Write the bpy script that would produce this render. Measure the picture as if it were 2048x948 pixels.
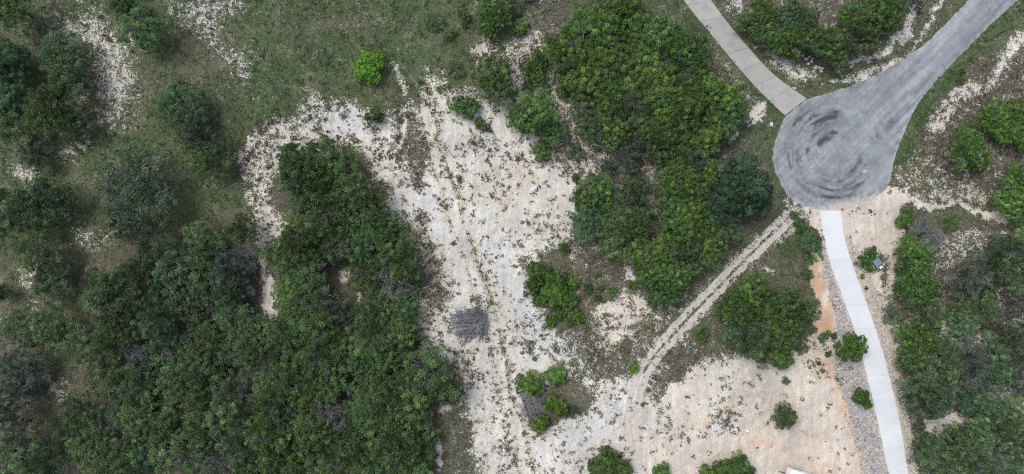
import bpy, math, random
import numpy as np

# ------------------------------------------------------------------ scene, camera, light
S = 0.07                      # metres on the ground per photo pixel (2048 x 948)
CAMH = 2048 * S * 24.0 / 36.0 # flying height for a 24 mm lens
scene = bpy.context.scene
for o in list(bpy.data.objects):
    bpy.data.objects.remove(o)
C = scene.collection

cam_d = bpy.data.cameras.new('camera')
cam_d.sensor_fit = 'HORIZONTAL'; cam_d.sensor_width = 36; cam_d.lens = 24
cam_d.clip_start = 0.5; cam_d.clip_end = 6000
cam = bpy.data.objects.new('camera', cam_d); C.objects.link(cam)
cam.location = (0, 0, CAMH); cam.rotation_euler = (0, 0, 0)
scene.camera = cam

SUN_EL, SUN_AZ = math.radians(58), math.radians(140)   # azimuth of the sun from +X, counter-clockwise
world = bpy.data.worlds.new('World'); scene.world = world; world.use_nodes = True
wn = world.node_tree.nodes; wl = world.node_tree.links; wn.clear()
sky = wn.new('ShaderNodeTexSky'); sky.sky_type = 'NISHITA'; sky.sun_disc = False
sky.sun_elevation = SUN_EL; sky.sun_rotation = math.pi / 2 - SUN_AZ
sky.air_density = 1.0; sky.dust_density = 4.0; sky.ozone_density = 1.0
hs = wn.new('ShaderNodeHueSaturation'); hs.inputs['Saturation'].default_value = 0.60   # overcast: grey-white cloud
bg = wn.new('ShaderNodeBackground'); bg.inputs['Strength'].default_value = 0.14
wo = wn.new('ShaderNodeOutputWorld')
wl.new(sky.outputs[0], hs.inputs['Color']); wl.new(hs.outputs[0], bg.inputs['Color']); wl.new(bg.outputs[0], wo.inputs['Surface'])

sun_d = bpy.data.lights.new('sun', 'SUN'); sun_d.energy = 1.15; sun_d.angle = math.radians(22); sun_d.color = (1.0, 0.97, 0.92)
sun = bpy.data.objects.new('sun', sun_d); C.objects.link(sun)
sun.rotation_euler = (math.pi / 2 - SUN_EL, 0, SUN_AZ + math.pi / 2)
sun.location = (-40, 30, 80)

scene.view_settings.view_transform = 'Standard'; scene.view_settings.look = 'None'
scene.view_settings.gamma = 1; scene.view_settings.use_curve_mapping = False
scene.view_settings.exposure = 0.3
scene.render.engine = 'CYCLES'
scene.cycles.use_denoising = False
scene.cycles.filter_width = 1.15
scene.cycles.diffuse_bounces = 3

# ------------------------------------------------------------------ helpers
rng = np.random.default_rng(7)
def W(px, py, z=0.0): return ((px - 1024) * S, (474 - py) * S, z)
_lat = np.random.default_rng(3).random((256, 256))
def vnoise(x, y):
    xi = np.floor(x).astype(int); yi = np.floor(y).astype(int)
    fx = x - xi; fy = y - yi
    fx = fx * fx * (3 - 2 * fx); fy = fy * fy * (3 - 2 * fy)
    a = _lat[xi & 255, yi & 255]; b = _lat[(xi + 1) & 255, yi & 255]
    c = _lat[xi & 255, (yi + 1) & 255]; d = _lat[(xi + 1) & 255, (yi + 1) & 255]
    return (a * (1 - fx) + b * fx) * (1 - fy) + (c * (1 - fx) + d * fx) * fy
def fbm(x, y, sc, oc=4, off=0.0):
    v = 0; a = 0.5; t = 0
    for i in range(oc):
        v = v + a * vnoise(x / sc + off + 17.3 * i, y / sc + off * 1.7 - 9.1 * i); t += a; a *= 0.5; sc *= 0.5
    return v / t
def sstep(a, b, x):
    t = np.clip((x - a) / (b - a), 0, 1); return t * t * (3 - 2 * t)
def seg_dist(X, Y, pts, closed):
    pts = np.asarray(pts, float); n = len(pts)
    best = np.full(X.shape, 1e18); bx = np.zeros(X.shape); by = np.zeros(X.shape)
    for i in range(n if closed else n - 1):
        x0, y0 = pts[i]; x1, y1 = pts[(i + 1) % n]
        dx, dy = x1 - x0, y1 - y0
        t = np.clip(((X - x0) * dx + (Y - y0) * dy) / (dx * dx + dy * dy + 1e-9), 0, 1)
        qx, qy = x0 + t * dx, y0 + t * dy
        d = (X - qx) ** 2 + (Y - qy) ** 2
        m = d < best
        best = np.where(m, d, best); bx = np.where(m, qx, bx); by = np.where(m, qy, by)
    return np.sqrt(best), bx, by
def inside(X, Y, pts):
    pts = np.asarray(pts, float); n = len(pts); c = np.zeros(X.shape, bool)
    for i in range(n):
        x0, y0 = pts[i]; x1, y1 = pts[(i + 1) % n]
        if y0 == y1: continue
        cond = ((y0 > Y) != (y1 > Y)) & (X < (x1 - x0) * (Y - y0) / (y1 - y0) + x0)
        c ^= cond
    return c
def sdf(X, Y, pts):
    d, _, _ = seg_dist(X, Y, pts, True)
    return np.where(inside(X, Y, pts), -d, d)
def spline(pts, n=6, closed=False):
    P = np.asarray(pts, float); m = len(P); out = []
    for i in range(m if closed else m - 1):
        if closed: p0, p1, p2, p3 = P[(i - 1) % m], P[i], P[(i + 1) % m], P[(i + 2) % m]
        else: p0, p1, p2, p3 = P[max(i - 1, 0)], P[i], P[i + 1], P[min(i + 2, m - 1)]
        for k in range(n):
            t = k / n
            out.append(0.5 * ((2 * p1) + (-p0 + p2) * t + (2 * p0 - 5 * p1 + 4 * p2 - p3) * t * t + (-p0 + 3 * p1 - 3 * p2 + p3) * t ** 3))
    if not closed: out.append(P[-1])
    return np.array(out)

def mesh_from(name, V, F, mat=None, col=None, smooth=False):
    """V (n,3), F (m,k) arrays -> mesh, with optional per-vertex colour."""
    me = bpy.data.meshes.new(name)
    V = np.asarray(V, np.float32); F = np.asarray(F, np.int32)
    m, k = F.shape
    me.vertices.add(len(V)); me.vertices.foreach_set('co', V.ravel())
    me.loops.add(m * k); me.loops.foreach_set('vertex_index', F.ravel())
    me.polygons.add(m); me.polygons.foreach_set('loop_start', np.arange(0, m * k, k, dtype=np.int32))
    me.update(calc_edges=True)
    me.polygons.foreach_set('use_smooth', np.full(m, bool(smooth)))
    if col is not None:
        a = me.color_attributes.new('col', 'FLOAT_COLOR', 'POINT')
        c = np.ones((len(V), 4), np.float32); c[:, :3] = col
        a.data.foreach_set('color', c.ravel())
    if mat: me.materials.append(mat)
    return me
def obj(name, data, parent=None):
    o = bpy.data.objects.new(name, data); C.objects.link(o)
    if parent is not None: o.parent = parent
    return o
def tag(o, label=None, cat=None, group=None, kind=None):
    if label: o['label'] = label
    if cat: o['category'] = cat
    if group: o['group'] = group
    if kind: o['kind'] = kind
    return o
class MB:
    """collects quads/tris pieces, all triangulated"""
    def __init__(s): s.V = []; s.F = []; s.K = []; s.n = 0
    def add(s, V, F, col=None):
        V = np.asarray(V, float); s.V.append(V)
        for f in F:
            for i in range(1, len(f) - 1): s.F.append((f[0] + s.n, f[i] + s.n, f[i + 1] + s.n))
        if col is not None: s.K.append(np.tile(np.asarray(col, float), (len(V), 1)))
        s.n += len(V)
    def tube(s, pts, rad, sides=6, col=None, cap=True):
        pts = np.asarray(pts, float); n = len(pts)
        V = []; F = []
        for i in range(n):
            t = pts[min(i + 1, n - 1)] - pts[max(i - 1, 0)]; t = t / (np.linalg.norm(t) + 1e-9)
            a = np.cross(t, (0.31, 0.2, 0.93) if abs(t[2]) < 0.9 else (1, 0, 0)); a /= np.linalg.norm(a); b = np.cross(t, a)
            for k in range(sides):
                an = 2 * math.pi * k / sides
                V.append(pts[i] + rad[i] * (math.cos(an) * a + math.sin(an) * b))
        for i in range(n - 1):
            for k in range(sides):
                k2 = (k + 1) % sides
                F.append((i * sides + k, i * sides + k2, (i + 1) * sides + k2, (i + 1) * sides + k))
        if cap:
            F.append(tuple(range(sides))[::-1]); F.append(tuple((n - 1) * sides + k for k in range(sides)))
        s.add(V, F, col)
    def box(s, x0, x1, y0, y1, z0, z1, bev=0.0, col=None):
        b = bev
        V = []
        for z, q in ((z0, b), (z0 + b, 0), (z1 - b, 0), (z1, b)) if b > 0 else ((z0, 0), (z1, 0)):
            V += [(x0 + q, y0 + q, z), (x1 - q, y0 + q, z), (x1 - q, y1 - q, z), (x0 + q, y1 - q, z)]
        F = [(3, 2, 1, 0)]
        L = len(V) // 4
        for i in range(L - 1):
            for k in range(4):
                F.append((i * 4 + k, i * 4 + (k + 1) % 4, (i + 1) * 4 + (k + 1) % 4, (i + 1) * 4 + k))
        F.append(tuple((L - 1) * 4 + k for k in range(4)))
        s.add(V, F, col)
    def mesh(s, name, mat, smooth=False):
        return mesh_from(name, np.concatenate(s.V), np.array(s.F), mat, np.concatenate(s.K) if s.K else None, smooth)

# ------------------------------------------------------------------ materials
def newmat(name):
    m = bpy.data.materials.new(name); m.use_nodes = True
    nt = m.node_tree; nt.nodes.clear()
    out = nt.nodes.new('ShaderNodeOutputMaterial'); b = nt.nodes.new('ShaderNodeBsdfPrincipled')
    nt.links.new(b.outputs[0], out.inputs['Surface'])
    b.inputs['Roughness'].default_value = 0.9; b.inputs['Specular IOR Level'].default_value = 0.15
    return m, nt, b, out
class N:
    """tiny node-graph helper"""
    def __init__(s, nt): s.nt = nt
    def pos(s):
        return s.nt.nodes.new('ShaderNodeNewGeometry').outputs['Position']
    def noise(s, scale, detail=4, rough=0.55, vec=None, dist=0.0):
        n = s.nt.nodes.new('ShaderNodeTexNoise'); n.inputs['Scale'].default_value = scale; n.inputs['Detail'].default_value = detail
        n.inputs['Roughness'].default_value = rough; n.inputs['Distortion'].default_value = dist
        if vec is not None: s.nt.links.new(vec, n.inputs['Vector'])
        return n.outputs['Fac']
    def voro(s, scale, vec, out='Distance', rnd=1.0):
        n = s.nt.nodes.new('ShaderNodeTexVoronoi'); n.inputs['Scale'].default_value = scale; n.inputs['Randomness'].default_value = rnd
        s.nt.links.new(vec, n.inputs['Vector']); return n.outputs[out]
    def math(s, op, a, b=None, clamp=False):
        n = s.nt.nodes.new('ShaderNodeMath'); n.operation = op; n.use_clamp = clamp
        for i, v in enumerate((a, b)):
            if v is None: continue
            if isinstance(v, (int, float)): n.inputs[i].default_value = v
            else: s.nt.links.new(v, n.inputs[i])
        return n.outputs[0]
    def rng(s, v, a, b, c=0.0, d=1.0):
        n = s.nt.nodes.new('ShaderNodeMapRange'); n.interpolation_type = 'SMOOTHSTEP'
        s.nt.links.new(v, n.inputs['Value'])
        for k, q in (('From Min', a), ('From Max', b), ('To Min', c), ('To Max', d)): n.inputs[k].default_value = q
        return n.outputs['Result']
    def mix(s, f, a, b, mode='MIX'):
        n = s.nt.nodes.new('ShaderNodeMix'); n.data_type = 'RGBA'; n.blend_type = mode
        for k, v in ((0, f), (6, a), (7, b)):
            if isinstance(v, (int, float)): n.inputs[k].default_value = v
            elif isinstance(v, tuple): n.inputs[k].default_value = (*v, 1.0)
            else: s.nt.links.new(v, n.inputs[k])
        return n.outputs[2]
    def scalecol(s, col, f):
        n = s.nt.nodes.new('ShaderNodeVectorMath'); n.operation = 'SCALE'
        if isinstance(col, tuple): n.inputs[0].default_value = col
        else: s.nt.links.new(col, n.inputs[0])
        if isinstance(f, (int, float)): n.inputs['Scale'].default_value = f
        else: s.nt.links.new(f, n.inputs['Scale'])
        return n.outputs[0]
    def attr(s, name):
        n = s.nt.nodes.new('ShaderNodeAttribute'); n.attribute_name = name
        q = s.nt.nodes.new('ShaderNodeSeparateColor'); s.nt.links.new(n.outputs['Color'], q.inputs[0])
        return n.outputs['Color'], q.outputs[0], q.outputs[1], q.outputs[2], n.outputs['Alpha']
    def bump(s, h, strength, dist, b):
        n = s.nt.nodes.new('ShaderNodeBump'); n.inputs['Strength'].default_value = strength; n.inputs['Distance'].default_value = dist
        s.nt.links.new(h, n.inputs['Height']); s.nt.links.new(n.outputs[0], b.inputs['Normal'])
    def mapping(s, vec, scale=(1, 1, 1), rot=(0, 0, 0)):
        n = s.nt.nodes.new('ShaderNodeMapping'); n.inputs['Scale'].default_value = scale; n.inputs['Rotation'].default_value = rot
        s.nt.links.new(vec, n.inputs[0]); return n.outputs[0]

def plain(name, col, rough=0.85, var=0.15, scale=3.0, metallic=0.0, spec=0.2, bump=0.0):
    m, nt, b, _ = newmat(name); n = N(nt); tc = nt.nodes.new('ShaderNodeTexCoord').outputs['Object']
    f = n.rng(n.noise(scale, 5, 0.6, tc), 0.25, 0.75, 1 - var, 1 + var)
    nt.links.new(n.scalecol(col, f), b.inputs['Base Color'])
    b.inputs['Roughness'].default_value = rough; b.inputs['Metallic'].default_value = metallic; b.inputs['Specular IOR Level'].default_value = spec
    if bump: n.bump(n.noise(scale * 6, 5, 0.6, tc), bump, 0.02, b)
    return m
def weathered(name, col):
    m, nt, b, _ = newmat(name); n = N(nt); oi = nt.nodes.new('ShaderNodeObjectInfo')
    tc = nt.nodes.new('ShaderNodeTexCoord').outputs['Object']
    c = n.scalecol(n.scalecol(col, n.rng(n.noise(5, 5, 0.6, tc), 0.25, 0.75, 0.7, 1.3)), n.rng(oi.outputs['Random'], 0, 1, 0.6, 1.3))
    nt.links.new(c, b.inputs['Base Color']); return m
def leafmat(name, trans=0.3):
    """colour from the leaf's own colour attribute, tinted per plant (object colour)"""
    m, nt, b, out = newmat(name); n = N(nt)
    c = n.attr('col')[0]
    oi = nt.nodes.new('ShaderNodeObjectInfo')
    cc = n.mix(1.0, c, oi.outputs['Color'], 'MULTIPLY')
    nt.links.new(cc, b.inputs['Base Color']); b.inputs['Roughness'].default_value = 0.6; b.inputs['Specular IOR Level'].default_value = 0.25
    t = nt.nodes.new('ShaderNodeBsdfTranslucent'); nt.links.new(n.mix(1.0, cc, (0.92, 1.12, 0.6), 'MULTIPLY'), t.inputs['Color'])
    mx = nt.nodes.new('ShaderNodeMixShader'); mx.inputs[0].default_value = trans
    nt.links.new(b.outputs[0], mx.inputs[1]); nt.links.new(t.outputs[0], mx.inputs[2]); nt.links.new(mx.outputs[0], out.inputs['Surface'])
    return m
def colmat(name, rough=0.9, spec=0.1):
    m, nt, b, _ = newmat(name); n = N(nt); nt.links.new(n.attr('col')[0], b.inputs['Base Color'])
    b.inputs['Roughness'].default_value = rough; b.inputs['Specular IOR Level'].default_value = spec
    return m
M_leaf = leafmat('foliage', 0.15); M_col = colmat('weed_matter'); M_rock = colmat('limestone', 0.92)
M_bark = plain('bark', (0.11, 0.095, 0.085), 0.95, 0.4, 6, bump=0.5)
M_twig = plain('grey_twig', (0.195, 0.195, 0.20), 0.9, 0.3, 8)
M_dead = weathered('weathered_wood', (0.21, 0.222, 0.25))

# ------------------------------------------------------------------ ground cover maps (in photo pixels of the nadir plan)
GX0, GY0, GSTEP = -160, -160, 4
gx = np.arange(GX0, 2048 + 164, GSTEP); gy = np.arange(GY0, 948 + 164, GSTEP)
PX, PY = np.meshgrid(gx.astype(float), gy.astype(float))
wxp = PX + (fbm(PX, PY, 60, 4, 1.0) - 0.5) * 60 + (fbm(PX, PY, 14, 3, 5.0) - 0.5) * 14
wyp = PY + (fbm(PX, PY, 60, 4, 11.0) - 0.5) * 60 + (fbm(PX, PY, 14, 3, 15.0) - 0.5) * 14
MAP = {}
MAP['bare'] = np.full(PX.shape, 0.10); MAP['green'] = np.full(PX.shape, 0.42); MAP['litter'] = np.full(PX.shape, 0.15)
MAP['orange'] = np.zeros(PX.shape); MAP['yellow'] = np.full(PX.shape, 0.12); MAP['cool'] = np.full(PX.shape, 0.15)
MAP['tuft'] = np.full(PX.shape, 0.3); MAP['rubble'] = np.full(PX.shape, 0.04); MAP['pink'] = np.zeros(PX.shape)
def _mix(w, kw):
    for k, v in kw.items(): MAP[k] = MAP[k] * (1 - w) + v * w
def area(pts, f=14, warp=True, **kw):
    X, Y = (wxp, wyp) if warp else (PX, PY)
    f = f * 1.5; _mix(sstep(f, -f, sdf(X, Y, pts)), kw)
def blob(x, y, rx, ry=None, f=0.5, rot=0, **kw):
    ry = ry or rx; c, s = math.cos(math.radians(rot)), math.sin(math.radians(rot))
    dx = wxp - x; dy = wyp - y
    d = np.sqrt(((dx * c + dy * s) / rx) ** 2 + ((-dx * s + dy * c) / ry) ** 2)
    _mix(sstep(1 + f, 1 - f, d), kw)
def stroke(pts, w, f=6, warp=True, amt=1.0, **kw):
    X, Y = (wxp, wyp) if warp else (PX, PY)
    d, _, _ = seg_dist(X, Y, pts, False)
    _mix(amt * sstep(w + f, max(w - f, 0), d), kw)

# broad meadow tones
area([(470, -160), (960, -160), (960, 120), (840, 180), (740, 220), (640, 190), (560, 260), (480, 250)], 40, green=0.78, bare=0.14, litter=0.1)
area([(-160, -160), (470, -160), (500, 300), (420, 480), (-160, 480)], 40, green=0.55, bare=0.14, litter=0.22)
blob(410, 120, 45, 40, green=0.25, litter=0.5, bare=0.05); blob(310, 140, 45, 50, green=0.5, litter=0.3, bare=0.06)
blob(330, 270, 80, 60, green=0.75, bare=0.06, litter=.1); blob(230, 290, 60, 40, green=.8, bare=.1, litter=.1); blob(420, 400, 80, 70, green=0.65, litter=0.2, bare=0.06)
blob(740, 175, 90, 40, green=0.6, bare=0.04); blob(575, 100, 18, 14, litter=0.8, green=0.2); blob(600, 40, 90, 40, green=0.55)
# speckled rocky patches of the left meadow
area([(90, 45), (200, 25), (262, 90), (285, 170), (262, 225), (215, 255), (180, 245), (185, 170), (196, 100), (120, 90)], 38, bare=0.56, rubble=0.35, green=0.2, cool=0.3)
area([(355, 25), (395, 0), (460, -20), (490, 5), (440, 40), (448, 85), (500, 120), (495, 165), (465, 160), (440, 110), (395, 80)], 34, bare=0.56, cool=0.85, tuft=0.35, rubble=0.1)
blob(150, 300, 26, 16, .8, bare=0.46, rubble=.2); blob(48, 345, 34, 22, .8, bare=0.50, rubble=.3); blob(165, 480, 30, 26, .8, bare=0.44, rubble=.2)
blob(55, 540, 30, 36, bare=0.5, rubble=.3); blob(125, 765, 34, 30, bare=0.46, rubble=.3); blob(170, 600, 12, 40, bare=0.42); blob(205, 480, 34, 20, bare=0.4)
blob(130, 880, 30, 20, bare=0.3, cool=.8, litter=.5); blob(65, 610, 20, 18, bare=.5)
blob(690, 45, 55, 30, bare=.22, litter=.5, green=.3); blob(745, 40, 20, 14, bare=.3, litter=.5)
# under the woods: needle litter
area([(170, 520), (300, 470), (520, 440), (560, 300), (700, 290), (840, 480), (850, 700), (920, 760), (880, 948), (880, 1100), (60, 1100), (150, 780)], 30, litter=0.8, green=0.1, bare=0.10, tuft=.2)
area([(1100, 20), (1400, 70), (1500, 230), (1560, 400), (1480, 480), (1330, 620), (1250, 520), (1150, 440), (1150, 330), (1060, 220)], 30, litter=0.7, green=0.15, bare=0.25, rubble=.3)
area([(1790, 450), (2210, 430), (2210, 1100), (1840, 1100), (1800, 740)], 20, litter=0.7, green=0.15, bare=0.36, rubble=.7, cool=.5)
area([(1820, 120), (2210, 60), (2210, 420), (1800, 400)], 30, litter=0.75, green=0.25, bare=0.30, tuft=.8, cool=.6, rubble=.2)
area([(-160, 560), (60, 600), (80, 1100), (-160, 1100)], 30, litter=.7, green=.2, bare=.15)
# the big pale clearing
area([(840, 150), (905, 150), (940, 195), (1005, 212), (1030, 255), (1070, 285), (1100, 325), (1152, 330), (1152, 450), (1105, 482), (1075, 515), (1045, 535), (1050, 600),
      (1080, 655), (1140, 690), (1190, 725), (1255, 745), (1300, 700), (1340, 730), (1330, 770), (1400, 705), (1500, 725), (1570, 735), (1620, 690), (1690, 740), (1740, 860), (1790, 1100),
      (985, 1100), (965, 948), (930, 880), (905, 820), (918, 790), (905, 735), (850, 712), (812, 720), (850, 690), (852, 620), (846, 560), (850, 500), (832, 455),
      (790, 420), (760, 365), (712, 300), (650, 285), (560, 322), (488, 322), (500, 290), (560, 265), (600, 245), (625, 195), (700, 215), (745, 245), (770, 222), (828, 203), (852, 215)],
     24, bare=0.90, green=0.15, litter=0.35, tuft=0.6, cool=0.35, yellow=0.2, rubble=.06)
area([(488, 318), (530, 306), (556, 330), (562, 415), (582, 445), (545, 495), (515, 485), (505, 400), (488, 350)], 12, bare=0.68, yellow=.3, tuft=.5, litter=.5)
blob(540, 608, 22, 42, bare=.68, litter=.6, pink=.5); blob(515, 270, 10, 26, bare=.5); stroke([(520, 262), (498, 300)], 4, bare=.8); stroke([(560, 440), (530, 480), (518, 520), (530, 570), (548, 620)], 9, 8, bare=.72, pink=.4, litter=.5)
blob(540, 370, 26, 34, bare=.55, tuft=.8)
blob(530, 305, 60, 26, .7, -20, bare=.60, tuft=.9, litter=.5); blob(575, 280, 45, 26, .7, -25, bare=.62, tuft=.9, litter=.5); blob(520, 400, 30, 60, .7, bare=.58, tuft=.9, litter=.6); blob(640, 225, 40, 22, .7, bare=.60, cool=.7, tuft=.8); blob(800, 235, 40, 30, .7, bare=.62, tuft=.9)
# greyish smooth washes
blob(690, 245, 46, 32, bare=.78, cool=1.0, tuft=.25); blob(650, 215, 26, 22, bare=.55, cool=.8)
blob(850, 410, 60, 46, rot=35, bare=1.0, cool=.9, tuft=.12, yellow=0); blob(905, 470, 44, 50, bare=1.0, cool=.8, tuft=.12)
blob(920, 560, 36, 70, bare=1.0, cool=.55, tuft=.2); blob(1020, 560, 20, 90, rot=-22, bare=.95, cool=1.0, tuft=.4)
blob(1080, 660, 40, 50, rot=-35, bare=.9, cool=.9, tuft=.5); blob(1115, 380, 30, 45, bare=1.0, cool=.6, tuft=.15); blob(1020, 415, 60, 40, rot=-20, bare=.97, cool=.75, tuft=.3)
blob(1005, 250, 40, 26, bare=1.0, tuft=.25, cool=.1); blob(1080, 290, 30, 24, bare=1.0, tuft=.2)
blob(1150, 880, 90, 26, rot=-30, bare=.98, cool=.8, tuft=.25); blob(1020, 790, 26, 70, rot=-15, bare=.93, cool=.5, tuft=.5)
# yellow crusts and scarps
stroke([(925, 385), (985, 395), (1040, 375), (1100, 350)], 9, 12, amt=.5, yellow=.8, cool=0); stroke([(1010, 440), (1060, 420), (1110, 400), (1140, 370)], 9, 12, amt=.45, yellow=.8, cool=0)
stroke([(940, 430), (990, 410), (1050, 405)], 8, 10, amt=.45, yellow=.7, cool=0); blob(1010, 350, 60, 22, yellow=.45); blob(860, 660, 30, 70, yellow=.5, tuft=.9); blob(1250, 650, 50, 40, yellow=.6)
stroke([(735, 310), (800, 380), (850, 460)], 10, 8, yellow=.45, tuft=.8, bare=.8)
stroke([(905, 500), (925, 440), (905, 400)], 5, 6, yellow=.6); blob(900, 690, 40, 40, yellow=.3, tuft=.8)
# brown weedy lanes in the clearing
area([(795, 232), (822, 222), (842, 275), (856, 335), (852, 372), (830, 372), (802, 330), (770, 310), (755, 280), (780, 262)], 12, bare=.34, litter=.8, green=.15, tuft=.9)
stroke([(800, 240), (785, 300), (795, 345)], 3, 4, bare=.85); 
stroke([(858, 170), (851, 210), (868, 270), (884, 315), (900, 350), (915, 395)], 5, 5, False, amt=.8, bare=.25, green=.45, litter=.5, yellow=.5)
stroke([(938, 480), (955, 530), (972, 575), (985, 610)], 2.5, 4, False, amt=.85, bare=.25, yellow=.9, litter=.5)
stroke([(950, 480), (968, 530), (986, 580), (1000, 640)], 3, 4, yellow=.7, bare=1.0)
area([(800, 120), (835, 130), (850, 210), (830, 200), (760, 225), (735, 200), (780, 170)], 12, bare=.06, green=.5, litter=.3)
stroke([(785, 135), (800, 160), (810, 182)], 5, 16, amt=.75, bare=.62, cool=.5); blob(846, 128, 10, 8, bare=.5, cool=.7)
blob(700, 560, 18, 14, bare=.6, pink=.5); blob(715, 610, 8, 26, bare=.55, pink=.5); blob(715, 768, 22, 12, bare=.7, pink=.5); blob(780, 768, 8, 8, bare=.7); blob(700, 800, 10, 20, bare=.5, pink=.6)
# edge of the thicket, weeds
stroke([(838, 470), (856, 540), (852, 620), (835, 690)], 16, 14, bare=.52, green=.35, litter=.5, tuft=1.0, yellow=.6)
blob(872, 600, 22, 26, bare=.42, green=.5, tuft=1); blob(945, 610, 16, 22, bare=.5, green=.4, tuft=.8)
area([(868, 822), (925, 800), (952, 850), (965, 900), (955, 960), (935, 1100), (885, 1100), (888, 900)], 16, bare=.24, litter=.6, green=.3, tuft=.8)
blob(885, 905, 14, 24, bare=.7, tuft=.6); blob(880, 825, 16, 10, bare=.7)
# scrub islands in the middle
area([(1045, 535), (1085, 512), (1150, 500), (1215, 505), (1260, 545), (1240, 590), (1200, 620), (1175, 650), (1190, 690), (1120, 665), (1085, 640), (1065, 600)], 16, bare=.24, litter=.75, green=.25, tuft=.9)
area([(1110, 470), (1200, 470), (1250, 520), (1150, 505)], 12, bare=.35, litter=.6, tuft=.9)
blob(1268, 545, 14, 26, bare=.8, cool=.4); area([(1215, 610), (1250, 580), (1290, 600), (1300, 640), (1265, 685), (1200, 690), (1180, 665)], 14, bare=.88, tuft=.9, yellow=.35, litter=.4)
area([(1190, 700), (1280, 675), (1320, 640), (1290, 590), (1340, 600), (1330, 660), (1290, 715), (1230, 745), (1195, 740)], 16, bare=.32, litter=.6, green=.35, tuft=.9)
blob(1170, 720, 40, 30, bare=.5, cool=.7, tuft=.9)
area([(1110, 745), (1150, 755), (1175, 790), (1168, 820), (1140, 835), (1100, 850), (1090, 800)], 10, bare=.10, litter=.75, green=.3)
blob(1075, 800, 45, 50, bare=.45, cool=.9, litter=.6)
area([(1310, 780), (1300, 745), (1350, 690), (1400, 650), (1445, 670), (1420, 705), (1360, 730), (1330, 800)], 12, bare=.2, litter=.75, green=.3, tuft=.9)
area([(1400, 600), (1440, 560), (1500, 520), (1560, 460), (1600, 440), (1640, 460), (1636, 560), (1600, 640), (1480, 700), (1420, 680)], 14, bare=.14, litter=.6, green=.4, tuft=.8)
blob(1540, 535, 16, 10, bare=.55, cool=.6); blob(1600, 470, 34, 24, green=.95, litter=.1, bare=.02); stroke([(1636, 470), (1632, 540), (1622, 575)], 10, 8, green=.9, litter=.1, bare=.02)
# pad at lower right
area([(1480, 745), (1600, 705), (1645, 690), (1690, 760), (1730, 900), (1790, 1100), (1270, 1100), (1290, 890), (1400, 870), (1490, 830)], 30, bare=1.0, pink=.75, tuft=.10, cool=0, yellow=.1)
blob(1380, 800, 70, 60, bare=1.0, tuft=.2, yellow=.3, cool=.1); blob(1445, 845, 30, 34, bare=.62, tuft=1.0, cool=.8, litter=.6, pink=0)
blob(1590, 780, 60, 60, bare=1.0, pink=.8, tuft=.06); stroke([(1470, 900), (1530, 880), (1600, 925), (1700, 930)], 5, 6, orange=.45); stroke([(1380, 850), (1440, 830), (1470, 790)], 5, 8, yellow=.6)
area([(1560, 935), (1640, 925), (1720, 960), (1720, 1100), (1540, 1100)], 16, orange=.28, pink=.7, bare=.95)
stroke([(1640, 690), (1690, 780), (1720, 880), (1740, 948)], 10, 16, orange=.55, bare=1.0)
area([(1622, 520), (1645, 540), (1676, 640), (1668, 668), (1610, 690), (1600, 680), (1634, 620)], 8, orange=.95, bare=1.0, tuft=.12, pink=0)
blob(1650, 610, 8, 14, orange=.15); blob(1640, 690, 40, 22, bare=.85, cool=.5, orange=.2, tuft=.9)
area([(1600, 690), (1680, 680), (1690, 760), (1620, 760)], 12, pink=.9, bare=.97, tuft=.7)
# gravel apron below the turning circle and along the white drive
area([(1595, 418), (1640, 400), (1760, 360), (1798, 385), (1790, 440), (1786, 520), (1782, 620), (1796, 740), (1818, 870), (1835, 1100), (1735, 1100), (1715, 850), (1690, 700), (1655, 560), (1636, 470), (1600, 440)], 8, bare=1.0, pink=.8, tuft=.08, cool=.1, rubble=.4, green=.2)
blob(1740, 510, 40, 40, bare=.95, pink=.9, orange=.05); blob(1745, 525, 34, 26, bare=.35, green=.55, litter=.4); blob(1765, 560, 10, 40, bare=.35, litter=.5, green=.3)
stroke([(1788, 470), (1778, 540), (1770, 610), (1790, 700), (1800, 770)], 8, 6, bare=.6, cool=.5, orange=.2, rubble=1.0, litter=.4)
blob(1870, 850, 60, 22, rot=-14, bare=.8, rubble=.4, pink=.4); blob(1800, 830, 12, 60, bare=.9, pink=.5)
blob(1900, 670, 70, 30, bare=.5, rubble=.9, cool=.7); blob(1990, 780, 60, 16, bare=.45, rubble=.8, cool=.9); blob(1910, 480, 60, 24, rot=10, bare=.45, rubble=.9, cool=.5)
# verges
stroke([(1372, 10), (1424, 72), (1494, 156), (1548, 212), (1572, 236)], 11, 6, False, green=.85, litter=.1, bare=.0, tuft=.2)
area([(1300, -160), (1366, -160), (1425, 75), (1400, 90), (1350, 50), (1300, 20)], 16, green=.75, litter=.1, bare=.05)
area([(1395, 80), (1440, 110), (1500, 180), (1530, 225), (1500, 240), (1470, 190), (1430, 150)], 14, green=.25, litter=.5, bare=.38, rubble=.3)
blob(1510, 218, 20, 18, bare=.92, tuft=.4); blob(1500, 255, 14, 10, bare=.5); area([(1495, 245), (1560, 235), (1545, 300), (1550, 350), (1510, 330), (1480, 270)], 10, green=.6, litter=.3, bare=.08)
area([(1545, 330), (1560, 370), (1590, 405), (1575, 430), (1530, 480), (1460, 500), (1500, 440), (1540, 400)], 10, green=.6, litter=.4, bare=.12)
stroke([(1425, 0), (1458, 42), (1492, 85), (1528, 126), (1560, 152)], 8, 6, False, green=.5, litter=.3, bare=.12)
area([(1440, -60), (1520, -60), (1500, 20), (1480, 50), (1450, 20)], 14, bare=.5, cool=.7, rubble=.3, litter=.4)
area([(1510, 90), (1560, 95), (1610, 125), (1650, 150), (1600, 172), (1565, 150), (1530, 120)], 12, bare=.62, rubble=.5, cool=.3)
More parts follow.
